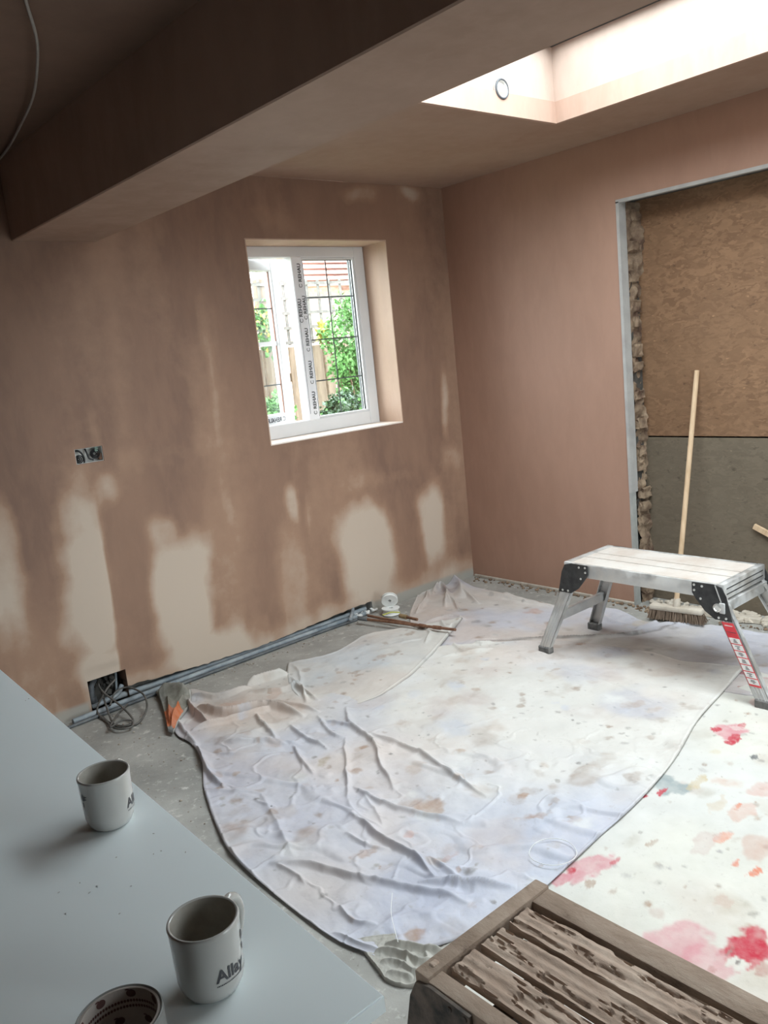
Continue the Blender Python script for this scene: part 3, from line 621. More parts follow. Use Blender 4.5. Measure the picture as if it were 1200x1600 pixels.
# ------------------------------------------------------------------ dust sheets
def resample(poly, n):
    P = np.array(poly, float); d = np.r_[0, np.cumsum(np.linalg.norm(np.diff(P, axis=0), axis=1))]; t = np.linspace(0, d[-1], n)
    return np.stack([np.interp(t, d, P[:, k]) for k in range(P.shape[1])], 1)
def curve_px(pl, n):
    P = [onz(p)[:2] for p in pl]; return resample(spline(P, 6) if len(P) > 2 else P, n)
def patchgrid(left, right, top, bottom, nu, nv):
    """transfinite patch; left/right run top->bottom, top/bottom run left->right"""
    Lc, Rc, Tc, Bc = curve_px(left, nv), curve_px(right, nv), curve_px(top, nu), curve_px(bottom, nu)
    u = np.linspace(0, 1, nu)[:, None, None]; v = np.linspace(0, 1, nv)[None, :, None]
    S = (1-v)*Tc[:, None]+v*Bc[:, None]+(1-u)*Lc[None]+u*Rc[None]-((1-u)*(1-v)*Tc[0]+u*(1-v)*Tc[-1]+(1-u)*v*Bc[0]+u*v*Bc[-1])
    return S[..., 0], S[..., 1]
def pdist(X, Y, pl):
    """distance, signed side and parameter along a polyline"""
    P = np.array([onz(p)[:2] for p in pl]); 
    if len(P) > 2: P = np.array(spline(P, 4))
    L = np.r_[0, np.cumsum(np.linalg.norm(np.diff(P, axis=0), axis=1))]; best = np.full(X.shape, 1e9); side = np.zeros(X.shape); tt = np.zeros(X.shape)
    for i in range(len(P)-1):
        a, b_ = P[i], P[i+1]; e = b_-a; l2 = e@e+1e-12; t = np.clip(((X-a[0])*e[0]+(Y-a[1])*e[1])/l2, 0, 1)
        dx, dy = X-a[0]-t*e[0], Y-a[1]-t*e[1]; d = np.hypot(dx, dy); s = np.sign(e[0]*dy-e[1]*dx); m = d < best
        best = np.where(m, d, best); side = np.where(m, s, side); tt = np.where(m, (L[i]+t*math.sqrt(l2))/L[-1], tt)
    return best, side, tt
def folds(X, Y, F):
    """each fold: px polyline, height, width; a soft slope on one side, steep (tucked) on the other"""
    H = np.zeros(X.shape); wx = X+(fbm(X*9, Y*9, 71, 3)-.5)*.018; wy = Y+(fbm(X*9+5, Y*9+2, 72, 3)-.5)*.018
    for f in F:
        pl, h, w = f[:3]; h = h*(.62 if h < .05 else .8); w = max(.0105, w*.46); st = max(f[3] if len(f) > 3 else .3, .0065/w)
        d, s, t = pdist(wx, wy, pl); tap = np.clip(np.minimum(t, 1-t)*5, 0, 1)**.6
        wd = np.where(s > 0, w, w*st) if len(f) < 5 else np.where(s < 0, w, w*st)
        g = np.exp(-(d/wd)**1.35)
        H = np.maximum(H, h*tap*g)+.25*np.minimum(H, h*tap*g)
    return H
def splat(col, X, Y, c, rx, ry, rgb, al, seed, soft=.12, rot=0.0):
    fq = .8/min(rx, ry); dx, dy = X-c[0], Y-c[1]; m = (np.abs(dx) < 1.7*max(rx, ry)) & (np.abs(dy) < 1.7*max(rx, ry))
    if not m.any(): return
    x, y = dx[m], dy[m]; cr, sr = math.cos(rot), math.sin(rot); a, b_ = (x*cr+y*sr)/rx, (-x*sr+y*cr)/ry
    d = np.sqrt(a*a+b_*b_)+(fbm(X[m]*fq+seed, Y[m]*fq, seed, 4)-.5)*1.7; k = (al*(1-sstep(.9-soft*3, 1+soft, d))*(.55+.9*fbm(X[m]*fq*2, Y[m]*fq*2+seed, seed+3, 3)))[:, None]; k = np.clip(k, 0, 1)
    col[m] = col[m]*(1-k)+np.array(rgb)*k
def sheet(name, label, X, Y, H, col, z0, free=0.012, hem_shade=True, cat='dust sheet', lay=(1, 1, 1, 1), dirt=.75):
    nu, nv = X.shape; I, J = np.meshgrid(np.arange(nu), np.arange(nv), indexing='ij')
    Z = z0+H
    if hem_shade:
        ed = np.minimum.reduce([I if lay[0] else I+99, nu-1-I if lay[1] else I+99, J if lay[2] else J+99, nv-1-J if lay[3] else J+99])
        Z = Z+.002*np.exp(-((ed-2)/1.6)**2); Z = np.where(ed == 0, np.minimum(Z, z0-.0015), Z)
        col = np.where((ed <= 0)[..., None], col*.5+np.array([.05, .045, .04]), col)  # edge row darkened in the colour, standing in for the shadow under the edge
    P = np.stack([X, Y, Z], -1).reshape(-1, 3).astype(np.float32)
    a = (I[:-1, :-1]*nv+J[:-1, :-1]).ravel(); F = np.stack([a, a+1, a+nv+1, a+nv], 1).astype(np.int32)
    me = bpy.data.meshes.new(name); me.vertices.add(len(P)); me.vertices.foreach_set('co', P.ravel())
    me.loops.add(F.size); me.loops.foreach_set('vertex_index', F.ravel()); me.polygons.add(len(F)); me.polygons.foreach_set('loop_start', np.arange(0, F.size, 4, dtype=np.int32)); me.polygons.foreach_set('loop_total', np.full(len(F), 4, np.int32))
    me.update(calc_edges=True); me.polygons.foreach_set('use_smooth', np.ones(len(F), bool))
    at = me.color_attributes.new('stain', 'FLOAT_COLOR', 'POINT'); c4 = np.ones((len(P), 4), np.float32); c4[:, :3] = np.clip(col.reshape(-1, 3)*dirt, 0, 1); at.data.foreach_set('color', c4.ravel())
    o = link(name, me, M_sheet)
    if me.polygons[0].normal.z < 0: me.flip_normals()
    return tag(o, label, cat, 'painters dust sheets over the floor')
def basecol(X, Y, seed, warm=(.74, .68, .62), cool=(.62, .62, .68), pink=(.70, .57, .50)):
    n1 = fbm(X*1.5+3, Y*1.5, seed, 4)[..., None]; n2 = fbm(X*2.6, Y*2.6+5, seed+11, 4)[..., None]; n3 = fbm(X*9, Y*9, seed+5, 4)[..., None]
    c = np.array(warm)+(np.array(cool)-np.array(warm))*sstep(.40, .64, n1); c = c+(np.array(pink)-c)*sstep(.5, .72, n2)*.75
    return c*(.90+.20*n3)
def specks(col, X, Y, n, seed, box_px, rgbs, r=(.006, .02), al=(.3, .8)):
    rs = np.random.RandomState(seed); x0, x1, y0, y1 = X.min(), X.max(), Y.min(), Y.max()
    for i in range(n):
        c = (rs.uniform(x0, x1), rs.uniform(y0, y1)); rr_ = rs.uniform(*r)**1.0; splat(col, X, Y, c, rr_*rs.uniform(.8, 1.6), rr_, rgbs[rs.randint(len(rgbs))], rs.uniform(*al), 100+i, .2, rs.uniform(0, 3))
BR = [(.44, .28, .19), (.50, .36, .27), (.36, .25, .18), (.42, .33, .27)]; GR = [(.30, .28, .26), (.40, .37, .34), (.46, .43, .42), (.25, .23, .22)]
ground_ns = lambda X, Y: (fbm(X*3, Y*3, 51, 3)-.5)*.008

# main sheet
Xm, Ym = patchgrid([(272, 1092), (268, 1120), (276, 1150), (300, 1166), (316, 1195), (320, 1240), (345, 1310), (372, 1350), (430, 1402), (520, 1470), (588, 1500)],
                   [(1165, 1045), (1130, 1085), (1090, 1130), (1055, 1190), (1000, 1255), (940, 1310), (865, 1380), (810, 1430)],
                   [(272, 1092), (300, 1080), (335, 1086), (392, 1072), (452, 1052), (560, 1040), (650, 1018), (745, 1008), (835, 1004), (900, 1006), (1020, 1023), (1072, 1037), (1165, 1045)],
                   [(588, 1500), (640, 1493), (690, 1482), (745, 1462), (810, 1430)], 500, 500)
FM = [([(541, 1108), (548, 1140), (581, 1164), (600, 1209), (617, 1242)], .034, .030, .25), ([(505, 1130), (553, 1143), (581, 1164)], .026, .022, .3), ([(575, 1150), (638, 1173), (686, 1204), (729, 1233), (762, 1252)], .034, .032, .22),
      ([(496, 1122), (520, 1154), (543, 1161)], .024, .016, .4), ([(452, 1138), (477, 1159), (515, 1175)], .032, .020, .3), ([(458, 1168), (472, 1197), (491, 1216)], .030, .022, .3), ([(540, 1158), (541, 1204), (545, 1256)], .026, .020, .25),
      ([(550, 1234), (591, 1259), (657, 1278), (728, 1292)], .030, .034, .22), ([(545, 1280), (581, 1306), (624, 1335), (653, 1351), (680, 1384)], .042, .034, .22), ([(540, 1308), (572, 1325), (608, 1332)], .022, .018, .3),
      ([(422, 1356), (486, 1359), (558, 1380), (624, 1394), (686, 1404), (735, 1420)], .038, .040, .3), ([(650, 1384), (729, 1392), (810, 1394)], .034, .036, .35), ([(435, 1356), (477, 1388)], .022, .016, .3),
      ([(304, 1166), (325, 1209), (352, 1240)], .042, .030, .25), ([(350, 1166), (420, 1164), (476, 1168)], .026, .020, .5), ([(308, 1110), (349, 1124), (420, 1113), (476, 1124)], .060, .035, .35), ([(300, 1146), (372, 1129), (436, 1110)], .045, .030, .4),
      ([(400, 1122), (412, 1138), (432, 1160)], .04, .020, .3), ([(386, 1076), (420, 1066), (452, 1057)], .055, .024, .3), ([(390, 1086), (440, 1084), (468, 1078), (480, 1104)], .038, .022, .3), ([(300, 1092), (345, 1094), (395, 1078)], .045, .026, .4),
      ([(290, 1100), (310, 1125), (330, 1140)], .055, .026, .4), ([(276, 1120), (290, 1150), (312, 1170)], .035, .018, .5), ([(563, 1237), (600, 1296)], .012, .02, .6), ([(405, 1240), (439, 1304), (462, 1345)], .018, .035, .8),
      ([(520, 1462), (563, 1483), (600, 1492)], .02, .018, .4), ([(668, 1346), (722, 1380)], .018, .014, .4), ([(322, 1240), (370, 1243), (418, 1247)], .016, .03, .6), ([(530, 1422), (553, 1447), (595, 1456)], .022, .022, .4),
      ([(570, 1470), (640, 1440), (720, 1436)], .016, .04, .7), ([(706, 985), (741, 1008), (775, 1006)], .030, .018, .3), ([(700, 1000), (726, 1022), (770, 1016)], .022, .014, .3), ([(690, 1030), (765, 1018)], .020, .014, .3), ([(795, 1022), (830, 1036)], .014, .012, .4),
      ([(456, 1062), (470, 1085), (500, 1100)], .03, .018, .3), ([(420, 1100), (450, 1105), (500, 1118)], .03, .016, .4), ([(330, 1180), (380, 1186), (430, 1182)], .012, .02, .6), ([(740, 1300), (800, 1288), (860, 1292)], .010, .03, .8),
      ([(545, 1255), (560, 1282), (600, 1300)], .014, .02, .5), ([(610, 1392), (622, 1360), (640, 1340)], .008, .015, .6), ([(860, 1040), (960, 1075), (1060, 1120)], .006, .02, .6)]
Hm = folds(Xm, Ym, FM)+ground_ns(Xm, Ym)+(fbm(Xm*14, Ym*14, 61, 4)-.5)*.010
lowleft = 1-sstep(.0, .9, (Xm+2.3)*.9+(Ym+1.2)*.5)
rdg = lambda X, Y, sd, f: 1-np.abs(2*fbm(X*f, Y*f, sd, 3)-1)
Hm += (fbm(Xm*7, Ym*7, 64, 3)-.5)*.02*lowleft+(.009*sstep(.90, .995, rdg(Xm+.3*Ym, Ym*.6, 67, 3.4)))*lowleft+.004*sstep(.88, 1, rdg(Xm, Ym, 68, 7))*lowleft; Hm = np.maximum(Hm, -.003)
CMn = basecol(Xm, Ym, 2, (.77, .735, .685), (.665, .665, .725), (.735, .63, .565))
u_bl = sstep(.05, .6, fbm(Xm*2.1+1, Ym*2.1+4, 91, 3))
def region(p, r): c = onz(p); return np.exp(-((Xm-c[0])**2+(Ym-c[1])**2)/r**2)[..., None]
for p, r, rgb, k in (((920, 1310), .28, (.58, .62, .76), .75), ((650, 1430), .22, (.58, .60, .72), .8), ((450, 1280), .30, (.62, .61, .70), .7), ((350, 1220), .22, (.62, .60, .68), .6), ((850, 1100), .5, (.80, .78, .74), .75), ((700, 1160), .3, (.78, .74, .70), .6),
                     ((1000, 1040), .3, (.74, .68, .64), .5), ((350, 1110), .22, (.66, .50, .41), .7), ((440, 1115), .14, (.66, .50, .42), .6), ((590, 1180), .18, (.78, .65, .57), .6), ((500, 1390), .16, (.70, .60, .54), .6), ((350, 1130), .12, (.64, .46, .38), .5), ((350, 1095), .08, (.4, .4, .4), .5)):
    g = region(p, r)*k; CMn = CMn*(1-g)+np.array(rgb)*g*(.93+.14*fbm(Xm*9, Ym*9, 7, 3)[..., None])
specks(CMn, Xm, Ym, 130, 4, None, BR, (.006, .022), (.25, .7)); specks(CMn, Xm, Ym, 420, 5, None, GR, (.003, .011), (.3, .75)); specks(CMn, Xm, Ym, 110, 8, None, BR, (.02, .055), (.15, .4)); specks(CMn, Xm, Ym, 40, 9, None, [(.52, .53, .62), (.60, .50, .47)], (.05, .14), (.2, .45)); specks(CMn, Xm, Ym, 60, 6, None, [(.84, .83, .80), (.62, .65, .74)], (.02, .07), (.3, .6))
for i, (p, a, b_, rgb, al) in enumerate((((718, 1180), .028, .02, BR[1], .6), ((660, 1268), .075, .035, BR[0], .55), ((650, 1205), .05, .03, BR[1], .45), ((820, 1250), .022, .018, BR[0], .75), ((720, 1222), .03, .02, BR[1], .5), ((915, 1215), .11, .055, BR[3], .55), ((990, 1220), .05, .025, BR[3], .55),
        ((840, 1285), .05, .02, BR[0], .5), ((680, 1270), .06, .03, BR[0], .5), ((340, 1180), .028, .018, BR[2], .6), ((370, 1215), .016, .014, BR[1], .6), ((505, 1195), .045, .02, (.48, .38, .26), .6), ((570, 1340), .045, .02, BR[0], .5), ((505, 1407), .018, .01, GR[3], .6),
        ((735, 1370), .02, .02, GR[3], .7), ((425, 1268), .004, .004, (.02, .02, .02), 1), ((645, 1470), .03, .025, BR[0], .75), ((875, 1012), .05, .02, BR[1], .4), ((990, 1105), .07, .03, BR[1], .4), ((1020, 1115), .05, .02, BR[1], .35), ((870, 1050), .03, .015, BR[1], .5),
        ((895, 1290), .03, .02, BR[1], .35), ((640, 1310), .02, .015, (.6, .36, .3), .5), ((560, 1175), .02, .02, BR[1], .3), ((690, 1350), .05, .025, BR[3], .5), ((700, 1345), .04, .012, (.6, .38, .33), .35), ((405, 1165), .015, .012, BR[0], .5), ((895, 1130), .012, .006, GR[3], .7),
        ((430, 1090), .06, .03, (.62, .42, .33), .5), ((360, 1105), .07, .03, (.62, .42, .33), .6))):
    splat(CMn, Xm, Ym, onz(p)[:2], a, b_, rgb, al, 300+i*3, .15, random.uniform(-.6, .6))
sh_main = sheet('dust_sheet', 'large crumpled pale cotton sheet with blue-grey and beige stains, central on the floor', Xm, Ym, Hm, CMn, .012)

# small overlapping sheet by the pipes
Xd, Yd = patchgrid([(450, 1040), (449, 1060), (456, 1082), (474, 1100)], [(724, 968), (706, 990), (690, 1010), (660, 1043), (628, 1070), (595, 1090), (560, 1103)],
                   [(450, 1040), (480, 1034), (525, 1022), (572, 996), (620, 986), (690, 976), (724, 968)], [(474, 1100), (515, 1096), (560, 1103)], 170, 110)
FD = [([(655, 980), (672, 995), (665, 1012)], .028, .02, .4), ([(625, 1010), (660, 1004)], .014, .012, .5), ([(690, 975), (700, 990), (716, 978)], .03, .018, .4), ([(460, 1042), (470, 1062), (465, 1085)], .016, .014, .5), ([(455, 1075), (480, 1090), (495, 1098)], .02, .012, .4), ([(595, 1040), (640, 1050)], .010, .03, .7)]
base_d = .012; vd = np.linspace(0, 1, 110)[None, :]
Hd = folds(Xd, Yd, FD)+np.maximum(folds(Xd, Yd, FM), 0)+ground_ns(Xd, Yd)+(fbm(Xd*14, Yd*14, 61, 4)-.5)*.010
Hd = np.maximum(Hd, -.003)+.002+.010*(1-sstep(0, .35, pdist(Xd, Yd, [(724, 968), (690, 1010), (628, 1070), (560, 1103)])[0])); Hd = Hd-.012*sstep(.80, 1, vd)
Cd = basecol(Xd, Yd, 12, (.76, .73, .68), (.66, .68, .70), (.72, .64, .58)); specks(Cd, Xd, Yd, 60, 14, None, BR+GR, (.005, .018), (.3, .7))
for i, (p, a, b_) in enumerate((((600, 1030), .05, .03), ((530, 1055), .02, .015), ((555, 1055), .03, .02), ((480, 1052), .03, .02), ((640, 995), .04, .02))): splat(Cd, Xd, Yd, onz(p)[:2], a, b_, BR[i % 4], .45, 500+i)
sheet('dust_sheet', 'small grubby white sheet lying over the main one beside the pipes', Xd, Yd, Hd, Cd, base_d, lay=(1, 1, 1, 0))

# far sheet bunched into the corner
Xf, Yf = patchgrid([(652, 932), (640, 960), (640, 985), (620, 1015)], [(1290, 1000), (1300, 1035), (1310, 1070), (1320, 1110)],
                   [(652, 932), (668, 914), (694, 905), (728, 915), (760, 922), (800, 930), (880, 949), (960, 952), (1010, 972), (1067, 974), (1130, 983), (1290, 1000)], [(620, 1015), (800, 1040), (1000, 1065), (1320, 1110)], 330, 200)
FF = [([(655, 930), (678, 908), (700, 905), (716, 915), (722, 935)], .055, .085, .7), ([(676, 930), (686, 918), (698, 930), (696, 950)], .050, .040, .5), ([(706, 912), (724, 928), (750, 945)], .045, .038, .5), ([(690, 928), (708, 940), (715, 955)], .04, .02, .4), ([(747, 925), (789, 935), (820, 942), (862, 949)], .030, .02, .35),
      ([(785, 928), (830, 934), (870, 946)], .03, .016, .3), ([(650, 960), (665, 940), (668, 925)], .045, .02, .4), ([(665, 975), (700, 965), (730, 970)], .03, .018, .4), ([(740, 1000), (835, 1000), (900, 998), (960, 997), (1000, 990), (1035, 983), (1070, 974)], .028, .020, .3),
      ([(930, 960), (960, 975), (975, 978)], .03, .016, .4), ([(985, 990), (1020, 975), (1060, 965)], .022, .018, .5), ([(1000, 984), (1040, 976), (1100, 978)], .02, .014, .5), ([(1090, 976), (1130, 984), (1190, 992)], .022, .014, .3), ([(940, 940), (935, 955), (950, 970)], .02, .02, .5), ([(700, 985), (715, 975), (722, 965)], .03, .02, .4)]
Hf = folds(Xf, Yf, FF)+ground_ns(Xf, Yf)+(fbm(Xf*13, Yf*13, 65, 4)-.5)*.012; Hf = np.maximum(Hf, -.002)
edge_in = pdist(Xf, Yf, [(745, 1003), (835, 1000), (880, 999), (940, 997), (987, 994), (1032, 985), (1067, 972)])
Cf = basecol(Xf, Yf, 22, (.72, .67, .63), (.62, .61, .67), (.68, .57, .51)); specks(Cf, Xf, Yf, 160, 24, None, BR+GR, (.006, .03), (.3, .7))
kk = (np.exp(-(edge_in[0]/.006)**2)*.8)[..., None]; Cf = Cf*(1-kk)+np.array([.16, .14, .13])*kk  # same painted edge shade, drawn as a dark line along the fold
for i, (p, a, b_, rgb) in enumerate((((835, 955), .06, .05, (.62, .38, .3)), ((1000, 975), .10, .05, (.60, .50, .36)), ((700, 925), .10, .08, (.46, .42, .46)), ((860, 975), .05, .03, BR[0]))): splat(Cf, Xf, Yf, onz(p)[:2], a, b_, rgb, .5, 600+i)
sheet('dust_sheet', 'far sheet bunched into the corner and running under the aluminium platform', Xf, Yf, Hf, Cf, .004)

# right sheet with red paint
Xr, Yr = patchgrid([(1110, 1048), (1030, 1150), (900, 1310), (800, 1400), (690, 1560)], [(1330, 1075), (1400, 1300), (1500, 1600), (1500, 1900)], [(1110, 1048), (1160, 1044), (1220, 1060), (1330, 1075)], [(690, 1560), (900, 1750), (1500, 1900)], 300, 300)
Hr = ground_ns(Xr, Yr)+(fbm(Xr*13, Yr*13, 66, 4)-.5)*.006; Hr = np.clip(Hr, -.002, .006)
Cr = basecol(Xr, Yr, 32, (.80, .775, .70), (.78, .77, .73), (.76, .68, .60)); specks(Cr, Xr, Yr, 420, 34, None, BR+GR+[(.50, .46, .38)], (.003, .014), (.35, .8)); specks(Cr, Xr, Yr, 60, 36, None, [(.55, .50, .42), (.62, .55, .45)], (.02, .06), (.2, .5)); specks(Cr, Xr, Yr, 24, 35, None, [(.74, .50, .40), (.62, .46, .40), (.72, .60, .36)], (.02, .05), (.3, .5))
RED = (.62, .06, .09); PNK = (.74, .30, .34)
for i, (p, a, b_, rgb, al) in enumerate((((1140, 1062), .10, .06, (.48, .20, .22), .8), ((1145, 1068), .07, .045, (.46, .26, .24), .7), ((1090, 1110), .06, .02, PNK, .5), ((1140, 1145), .075, .055, PNK, .75), ((1120, 1142), .018, .02, RED, .9), ((1145, 1157), .04, .02, RED, .9), ((1160, 1135), .02, .012, RED, .5), ((1150, 1140), .02, .02, (.8, .6, .58), .7),
        ((1040, 1225), .05, .075, (.42, .47, .47), .85), ((1005, 1246), .02, .014, RED, .8), ((1033, 1240), .026, .012, RED, .9), ((920, 1355), .085, .04, PNK, .6), ((893, 1362), .014, .012, RED, .7), ((960, 1350), .02, .01, RED, .5), ((880, 1375), .03, .03, PNK, .7), ((920, 1385), .025, .016, BR[0], .5), ((870, 1320), .0, .0, BR[0], 0),
        ((1060, 1480), .13, .07, PNK, .55), ((1090, 1530), .14, .06, PNK, .5), ((1165, 1480), .075, .04, RED, .8), ((1180, 1500), .06, .03, RED, .8), ((1155, 1508), .030, .022, (.80, .76, .68), 1), ((1153, 1506), .008, .006, (.3, .27, .25), .8), ((1190, 1520), .03, .02, (.60, .40, .34), .8), ((1140, 1490), .02, .006, (.42, .22, .2), .7),
        ((1155, 1262), .02, .01, (.80, .28, .16), .8), ((1130, 1310), .05, .02, (.80, .32, .2), .6), ((1180, 1363), .03, .012, (.80, .28, .17), .8), ((1150, 1350), .02, .01, (.80, .3, .2), .7), ((1160, 1270), .06, .03, (.74, .45, .36), .45), ((1180, 1330), .08, .06, (.66, .44, .36), .5), ((1100, 1320), .06, .03, (.66, .5, .46), .4),
        ((1090, 1225), .05, .02, (.68, .54, .32), .55), ((1120, 1260), .05, .02, (.7, .56, .4), .4), ((1020, 1320), .03, .015, BR[1], .5), ((1130, 1410), .03, .02, (.66, .48, .4), .5), ((1195, 1235), .05, .04, (.74, .5, .44), .5), ((1180, 1185), .016, .012, (.2, .2, .2), .8), ((1195, 1100), .05, .04, (.74, .45, .42), .5), ((1190, 1065), .05, .04, (.6, .3, .3), .5))):
    if a > 0: splat(Cr, Xr, Yr, onz(p)[:2], a, b_, rgb, min(1, al*1.15), 700+i*3, .05)
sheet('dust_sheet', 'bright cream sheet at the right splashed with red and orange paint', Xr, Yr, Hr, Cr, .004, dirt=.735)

# crumpled cloth at the island corner and the grey-orange rag by the pipes
Xc, Yc = patchgrid([(556, 1472), (572, 1495), (588, 1515), (602, 1534)], [(735, 1462), (722, 1485), (706, 1505), (684, 1528)], [(556, 1472), (600, 1468), (660, 1466), (735, 1462)], [(602, 1534), (622, 1543), (655, 1544), (684, 1528)], 170, 130)
FC = [([(585, 1490), (620, 1496), (655, 1513), (690, 1508)], .035, .014, .4), ([(594, 1508), (622, 1512), (648, 1530), (680, 1528)], .028, .012, .4), ([(600, 1482), (645, 1490), (700, 1494)], .038, .016, .4), ([(604, 1523), (625, 1528), (650, 1538)], .018, .010, .5), ([(640, 1495), (636, 1515), (648, 1534)], .022, .010, .5), ([(660, 1492), (668, 1510), (664, 1526)], .020, .010, .5)]
Hc = folds(Xc, Yc, FC)+.018*(fbm(Xc*9+2, Yc*9, 79, 3))+(fbm(Xc*45, Yc*45, 77, 3)-.5)*.010-.002; Cc = basecol(Xc, Yc, 42, (.72, .67, .59), (.50, .48, .43), (.74, .67, .58)); Hc = np.maximum(Hc, 0.002)
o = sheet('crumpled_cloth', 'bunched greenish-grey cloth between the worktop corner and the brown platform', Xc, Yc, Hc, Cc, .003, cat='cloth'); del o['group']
Xg, Yg = patchgrid([(244, 1088), (250, 1098), (258, 1122), (264, 1150)], [(301, 1088), (298, 1108), (284, 1130), (272, 1152)], [(244, 1088), (262, 1078), (284, 1078), (301, 1088)], [(264, 1150), (272, 1152)], 70, 70)
FG = [([(248, 1094), (262, 1092), (284, 1094), (298, 1096)], .075, .055, .8), ([(290, 1098), (282, 1118), (270, 1146)], .05, .022, .5), ([(262, 1098), (266, 1122), (268, 1142)], .045, .02, .5)]
Hg = folds(Xg, Yg, FG)+.006+(fbm(Xg*28, Yg*28, 78, 4)-.5)*.016; Hg = np.maximum(Hg, .003); Cg = basecol(Xg, Yg, 52, (.16, .165, .17), (.22, .23, .23), (.30, .28, .22))
vv = np.linspace(0, 1, 70)[None, :]*np.ones((70, 1)); om = ((vv > .56) & (vv < .93))[..., None]; Cg = np.where(om, np.array([.72, .22, .09])*(.8+.3*fbm(Xg*30, Yg*30, 3, 3)[..., None]), Cg)
uu = np.linspace(0, 1, 70)[:, None]*np.ones((1, 70)); Cg = np.where((uu > .93)[..., None], np.array([.5, .48, .44]), Cg)
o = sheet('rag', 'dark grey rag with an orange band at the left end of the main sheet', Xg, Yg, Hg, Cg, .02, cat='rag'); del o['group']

# thin wire ring and strand lying on the sheet
c = onz((865, 1330), .02)
bm = bmesh.new(); pts = []
for k in range(40):
    a = k/40*2*math.pi; p = onz((864+37*math.cos(a)*(1+.04*math.sin(3*a)), 1331+21*math.sin(a)), .024); pts.append(Vector(p)-Vector(c))
tube(bm, pts, .0010, 6, closed=True); o = obj('wire_ring', bm, M_white, None, 60); o.location = c; tag(o, 'thin white ring of wire lying flat on the main sheet', 'wire')
pl = [(613, 1395), (611, 1425), (616, 1450), (622, 1472)]; c = onz(pl[0], .05); bm = bmesh.new(); tube(bm, [Vector(p)-Vector(c) for p in spline([tuple(onz(p, z_)) for p, z_ in zip(pl, (.055, .04, .035, .035))], 6)], .0008, 6)
o = obj('string', bm, M_white, None, 60); o.location = c; tag(o, 'thin pale strand of string on the lower folds of the sheet', 'string')

# crumbs of plaster: on the screed, along the right wall foot, on the sheets
def crumbs(name, label, spots, mat, seed, rng=(.003, .009)):
    rs = random.Random(seed); bm = bmesh.new()
    for (x, y, z_) in spots:
        r = rs.uniform(*rng); q = bmesh.ops.create_icosphere(bm, subdivisions=1, radius=r, matrix=Matrix.Translation((x, y, z_+r*.5)) @ Matrix.Diagonal((1, rs.uniform(.6, 1.3), .65, 1)))
        for v in q['verts']: v.co += Vector((rs.uniform(-.2, .2)*r, rs.uniform(-.2, .2)*r, 0))
    o = obj(name, bm, mat); return tag(o, label, 'debris', kind='stuff')
rs = random.Random(21); sp = []
for _ in range(50): p = onz((rs.uniform(110, 330), rs.uniform(1110, 1200))); sp.append((p[0], p[1], 0)) if p[0] < -2.3 and p[1] < -.12 else None
for _ in range(25): p = onz((rs.uniform(230, 330), rs.uniform(1150, 1290))); sp.append((p[0], p[1], 0))
for _ in range(70): sp.append((rs.uniform(-2.3, -.95), rs.uniform(-.13, -.05), 0))
sp = [s for s in sp if not (-2.55 < s[0] < -1.2 and s[1] < -.9)]
crumbs('plaster_crumbs', 'small crumbs of plaster scattered over the bare screed by the pipes', sp, mottled('crumb', (.45, .40, .34), (.3, .25, .2), 40, .9), 3, (.002, .006))
sp = [(rs.uniform(-.10, -.01)*rs.random()-.008, rs.uniform(-1.95, -.03), 0) for _ in range(230)]
crumbs('plaster_rubble', 'brown and grey rubble along the foot of the right wall', sp, M_masonry, 4, (.003, .012))
sp = [(rs.uniform(-.0, .13)+.01, rs.uniform(-1.9, -1.24), 0) for _ in range(130)]
crumbs('jamb_rubble', 'broken mortar heaped on the floor of the boarded opening', sp, M_dustwood, 6, (.008, .026))
obj('foot_batten', BX(-.016, 0, -1.19, -.02, .0, .018, bev=.003), mottled('dirty_foot_batten', (.34, .29, .24), (.5, .46, .4), 16, .9), wallR)
sp = [(rs.uniform(-1.0, -.85), rs.uniform(-.03, .01), .04) for _ in range(26)]
crumbs('white_lumps', 'white lumps of foam in the slot behind the copper pipes', [(x, y, .012) for x, y, z_ in sp], M_white, 8, (.006, .014))

# ------------------------------------------------------------------ broom, batten, offcut
hc = onz((1057, 951), .075); tp = onx((1089, 579), .165)
br = thing('broom', 'wooden broom leaning upright against the chipboard', 'broom', (hc[0], hc[1], 0))
he = onz((1017, 945), .075)-onz((1098, 955), .075); ang = math.atan2(he[1], he[0])
R_ = Matrix.Rotation(ang, 4, 'Z')
bm = BX(-.135, .135, -.026, .026, .060, .088, bev=.010, seg=2); bmesh.ops.transform(bm, matrix=R_, verts=bm.verts); obj('head', bm, M_dustwood, br, 40)
bm = bmesh.new(); rs = random.Random(2)
for i in range(34):
    for j in range(5):
        x, y = -.128+i*.0078, -.020+j*.010
        for k in range(3):
            a = Vector((x+rs.uniform(-.003, .003), y+rs.uniform(-.003, .003), .062)); b_ = Vector((x*1.10+rs.uniform(-.006, .006), y*1.3+rs.uniform(-.006, .006), .014+rs.uniform(-.002, .004)))
            tube(bm, [a, b_], .0018, 3, cap=False)
bmesh.ops.transform(bm, matrix=R_, verts=bm.verts); o = obj('bristles', bm, M_bristle, br); o['kind'] = 'stuff'
bm = bmesh.new(); T = Vector((tp[0]-hc[0], tp[1]-hc[1], tp[2])); tube(bm, [Vector((0, 0, .080)), T*.02+Vector((0, 0, .1)), T*.5+Vector((0, 0, .04)), T], .0125, 14); obj('handle', bm, M_wood, br, 60)
bm = bmesh.new(); tube(bm, [Vector((0, 0, .080)), Vector((0, 0, .084))+T*.035], [.020, .016], 14); obj('ferrule', bm, M_dustwood, br, 60)
a, b = Vector(onz((1100, 956), .03)), Vector(onz((1185, 968), .03)); d = b-a
